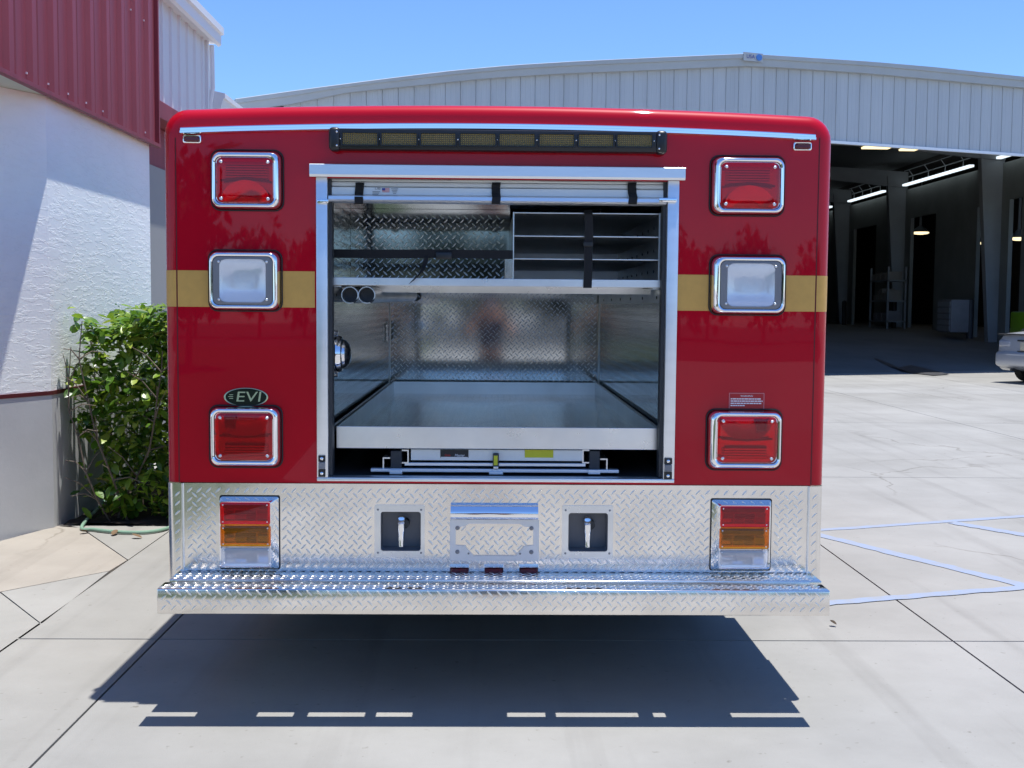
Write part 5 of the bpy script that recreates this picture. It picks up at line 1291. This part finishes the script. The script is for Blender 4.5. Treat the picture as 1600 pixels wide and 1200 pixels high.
# lime green truck inside the doorway, mostly outside the picture
M_lime = mat('lime_paint', (0.22, 0.42, 0.02), 0.4, coat=0.6)
lg = P(1577, 520, 29.1); lx, lz = lg.x, 0.30
lime = thing('lime_truck', 'lime green truck corner parked in the hangar doorway beyond the silver car', 'truck', (lx+1.2, 28.2, lz))
ltop = P(1585, 487, 28.5).z
bm = BM(); box(bm, (lx, 27.4, lz+0.4), (lx+3.4, 29.1, ltop), 0.05); fin('body', bm, M_lime, lime, True)
bm = BM(); box(bm, (lx+0.1, 27.45, lz+0.3), (lx+5.3, 29.05, lz+0.395)); fin('underframe', bm, M_dark, lime)
bm = BM(); prism(bm, [(lx+3.45, lz+0.4), (lx+5.4, lz+0.4), (lx+5.4, lz+1.2), (lx+4.9, lz+2.0), (lx+3.45, lz+2.0)], 'y', 27.45, 29.05); fin('cab', bm, M_lime, lime, True)
bm = BM(); prism(bm, [(lx+5.36, lz+1.28), (lx+4.96, lz+1.92), (lx+4.99, lz+1.94), (lx+5.40, lz+1.29)], 'y', 27.55, 28.95); fin('windscreen', bm, M_glass, lime)
for y in (27.42, 28.8):
    for x in (lx+1.0, lx+4.4):
        bm = BM(); cyl(bm, (x, lz+0.36), 'y', 0.38, y, y+0.26, 24); fin('wheel', bm, M_tyre, lime, True)
for k_, (px_, py_, lab) in enumerate(((176, 838, 'brown fallen leaf on the concrete in front of the hose'), (222, 842, 'brown fallen leaf on the concrete close to the truck corner'), (140, 832, 'brown fallen leaf just beside the hose bend by the wall'))):
    g_ = G(px_, py_); bm = BM(); leaf_mesh(bm, Matrix.Translation((g_.x, g_.y, 0.008)) @ Matrix.Rotation(1.3*k_, 4, 'Z'), 0.07, 0.04, 0.4, -0.3)
    tag(fin('dry_leaf', bm, M_dryleaf), lab, 'leaf', 'fallen leaves by the shrub')
# dry leaf on the concrete
lfp = G(1307, 980)
bm = BM(); leaf_mesh(bm, Matrix.Translation((lfp.x, lfp.y, 0.012)) @ Matrix.Rotation(0.7, 4, 'Z'), 0.035, 0.026, 0.5, -0.4); tag(fin('dry_leaf', bm, mat('dry_leaf', (0.05, 0.035, 0.02), 0.9)), 'small dark dry leaf lying alone on the concrete right of the truck', 'leaf')
pfp = G(1506, 563.5)
bm = BM(); box(bm, (pfp.x-0.16, pfp.y-0.1, 0.002), (pfp.x+0.14, pfp.y+0.12, 0.03), 0.004); tag(fin('paper_scrap', bm, M_wprint), 'white scrap of paper on the shaded floor of the hangar doorway', 'paper')

# ================================================================== BEHIND THE CAMERA (seen in the metal and paint)
M_grass = mat('grass', (0.035, 0.055, 0.016), 0.95, var=0.4, vscale=6, bump=0.5, bscale=40)
bm = BM(); v = [bm.verts.new(p) for p in ((-16, -32, 0.006), (-2.0, -32, 0.006), (-1.95, 0.6, 0.006), (-2.05, 1.5, 0.006), (-4.0, 1.5, 0.006), (-16, -6, 0.006))]; bm.faces.new(v); fin('lawn', bm, M_grass, kind='structure')
M_asph = mat('asphalt', (0.055, 0.055, 0.058), 0.9, var=0.2, vscale=3)
bm = BM(); v = [bm.verts.new(p) for p in ((-60, -90, 0.002), (70, -90, 0.002), (70, -24, 0.002), (-60, -24, 0.002))]; bm.faces.new(v); fin('road', bm, M_asph, kind='structure')
M_crown = mat('tree_leaves', (0.020, 0.040, 0.012), 0.6, var=0.4, vscale=2)
def tree(x, y, h_, r_, label, seed):
    q = random.Random(seed)
    t = thing('shade_tree', label, 'tree', (x, y, 0), 'trees across the road behind the yard')
    bm = BM(); tube(bm, [(x, y, 0), (x+0.1, y, h_*0.3), (x-0.05, y+0.1, h_*0.6)], 0.16, 8, r1=0.06)
    for k_ in range(5):
        a = q.uniform(0, 6.28); tube(bm, [(x, y, h_*0.35), (x+math.cos(a)*r_*0.5, y+math.sin(a)*r_*0.5, h_*0.65)], 0.06, 6, r1=0.02)
    fin('trunk', bm, M_bark, t, True)
    bm = BM()
    cl = [(q.uniform(-0.6, 0.6)*r_, q.uniform(-0.6, 0.6)*r_, q.uniform(0.35, 0.85)*h_, q.uniform(0.35, 0.55)*r_) for _ in range(11)]
    for i in range(900):
        c = q.choice(cl); d = Vector((q.gauss(0, 1), q.gauss(0, 1), q.gauss(0, 1))).normalized()*c[3]*q.random()**0.4
        p = Vector((x+c[0], y+c[1], c[2]))+d; M4 = Matrix.Translation(p) @ Matrix.Rotation(q.uniform(0, 6.28), 4, 'Z') @ Matrix.Rotation(q.uniform(-1, 1), 4, 'X'); s_ = 0.09*r_
        v = [bm.verts.new(M4 @ Vector(w_)) for w_ in ((-s_, 0, 0), (0, -s_*1.4, 0.1*s_), (s_, 0, 0), (0, s_*1.4, 0.1*s_))]; bm.faces.new(v)
    fin('crown', bm, M_crown, t)
q = random.Random(5)
for i in range(17):
    x = -36+4.4*i+q.uniform(-1, 1); tree(x, -42+q.uniform(-3, 3), q.uniform(4.4, 5.2), q.uniform(2.6, 3.4), ('broad' if i % 3 == 0 else 'slim' if i % 3 == 1 else 'low')+' dark shade tree in the row across the road, tree '+('one two three four five six seven eight nine ten eleven twelve thirteen fourteen fifteen sixteen seventeen'.split()[i])+' counted along the kerb', i)
tree(-9.5, -17, 5.0, 2.2, 'taller shade tree standing alone on the lawn', 99)

# the photographer, standing behind the camera and mirrored in the bare metal
M_skin = mat('skin', (0.46, 0.22, 0.14), 0.5); M_shirt = mat('dark_shirt', (0.018, 0.022, 0.05), 0.85); M_short = mat('dark_shorts', (0.02, 0.02, 0.025), 0.85); M_hair = mat('hair', (0.03, 0.02, 0.012), 0.7)
def skin_body(name, V, E, m, parent, sub=2):
    me = bpy.data.meshes.new(name); me.from_pydata([v[:3] for v in V], E, [])
    o = bpy.data.objects.new(name, me); col.objects.link(o)
    o.modifiers.new('s', 'SKIN'); o.modifiers.new('u', 'SUBSURF').levels = sub
    for i, v in enumerate(V):
        d = me.skin_vertices[0].data[i]; d.radius = (v[3], v[4] if len(v) > 4 else v[3]); d.use_root = (i == 0)
    dg = bpy.context.evaluated_depsgraph_get(); dg.update()
    nm = bpy.data.meshes.new_from_object(o.evaluated_get(dg)); bpy.data.objects.remove(o)
    nm.materials.clear(); nm.materials.append(m)
    for p in nm.polygons: p.use_smooth = True
    q = bpy.data.objects.new(name, nm); link(q, parent); return q
ps = thing('person', 'person in a dark shirt and shorts holding a small camera at eye level', 'person', (0.0, -0.42, 0))
B = -0.42
V = [(0, B, 0.86, 0.14, 0.10), (0, B, 1.02, 0.13, 0.095), (0, B, 1.20, 0.15, 0.10), (0, B, 1.33, 0.12, 0.085), (0, B+0.02, 1.40, 0.05), (0, B+0.05, 1.47, 0.075, 0.09), (0, B+0.06, 1.56, 0.07, 0.085)]
E = [(0, 1), (1, 2), (2, 3), (3, 4), (4, 5), (5, 6)]
for s_ in (-1, 1):
    n = len(V)
    V += [(s_*0.17, B, 1.32, 0.055), (s_*0.27, B+0.10, 1.14, 0.042), (s_*0.26, B+0.14, 1.11, 0.040), (s_*0.12, B+0.32, 1.40, 0.028), (s_*0.085, B+0.345, 1.445, 0.030)]
    E += [(3, n), (n, n+1), (n+1, n+2), (n+2, n+3), (n+3, n+4)]
    for f in range(5):
        k_ = len(V); a = (1.40, 1.425, 1.445, 1.465, 1.485)[f]
        L1 = (0.030, 0.036, 0.040, 0.037, 0.028)[f]
        V += [(s_*(0.075 if f else 0.07), B+0.365-0.005*(f == 0), a+0.005, 0.0085), (s_*(0.060-L1*0.3), B+0.385-0.02*(f == 0), a+0.008, 0.008), (s_*(0.050-L1*0.5), B+0.380-0.03*(f == 0), a+0.006, 0.007)]
        E += [(n+4, k_), (k_, k_+1), (k_+1, k_+2)]
    n = len(V)
    V += [(s_*0.10, B, 0.78, 0.085), (s_*0.11, B+0.01, 0.46, 0.056), (s_*0.115, B-0.01, 0.30, 0.052), (s_*0.12, B-0.01, 0.09, 0.036), (s_*0.125, B+0.06, 0.035, 0.036, 0.03), (s_*0.13, B+0.15, 0.03, 0.03, 0.02)]
    E += [(0, n), (n, n+1), (n+1, n+2), (n+2, n+3), (n+3, n+4), (n+4, n+5)]
skin_body('body', V, E, M_skin, ps)
SV = [(0, B, 0.84, 0.150, 0.115), (0, B, 1.02, 0.145, 0.11), (0, B, 1.20, 0.165, 0.115), (0, B, 1.345, 0.13, 0.095)]; SE = [(0, 1), (1, 2), (2, 3)]
for s_ in (-1, 1):
    n = len(SV); SV += [(s_*0.17, B, 1.32, 0.068), (s_*0.215, B+0.045, 1.235, 0.062)]; SE += [(3, n), (n, n+1)]
skin_body('shirt', SV, SE, M_shirt, ps)
SV = [(0, B, 0.88, 0.155, 0.12), (0, B, 0.82, 0.15, 0.115)]; SE = [(0, 1)]
for s_ in (-1, 1):
    n = len(SV); SV += [(s_*0.10, B, 0.74, 0.10), (s_*0.112, B+0.01, 0.48, 0.085)]; SE += [(1, n), (n, n+1)]
skin_body('shorts', SV, SE, M_short, ps)
skin_body('hair', [(0, B+0.02, 1.52, 0.085, 0.085), (0, B+0.045, 1.585, 0.082, 0.092), (0, B+0.06, 1.62, 0.05, 0.06)], [(0, 1), (1, 2)], M_hair, ps)
for s_ in (-1, 1):
    bm = BM(); box(bm, (s_*0.125-0.045, B-0.07, 0.0), (s_*0.125+0.05, B+0.20, 0.07), 0.025, 3); fin('shoe', bm, M_dark, ps, True)
cm = thing('compact_camera', 'small silver camera held up in two hands', 'camera', (0, -0.03, 1.45))
bm = BM(); box(bm, (-0.055, -0.045, 1.44), (0.055, -0.018, 1.50), 0.006); fin('camera_body', bm, M_alub, cm, True)
bm = BM(); cyl(bm, (0.0, 1.47), 'y', 0.02, -0.0178, -0.010, 20); fin('camera_lens', bm, M_black, cm, True)
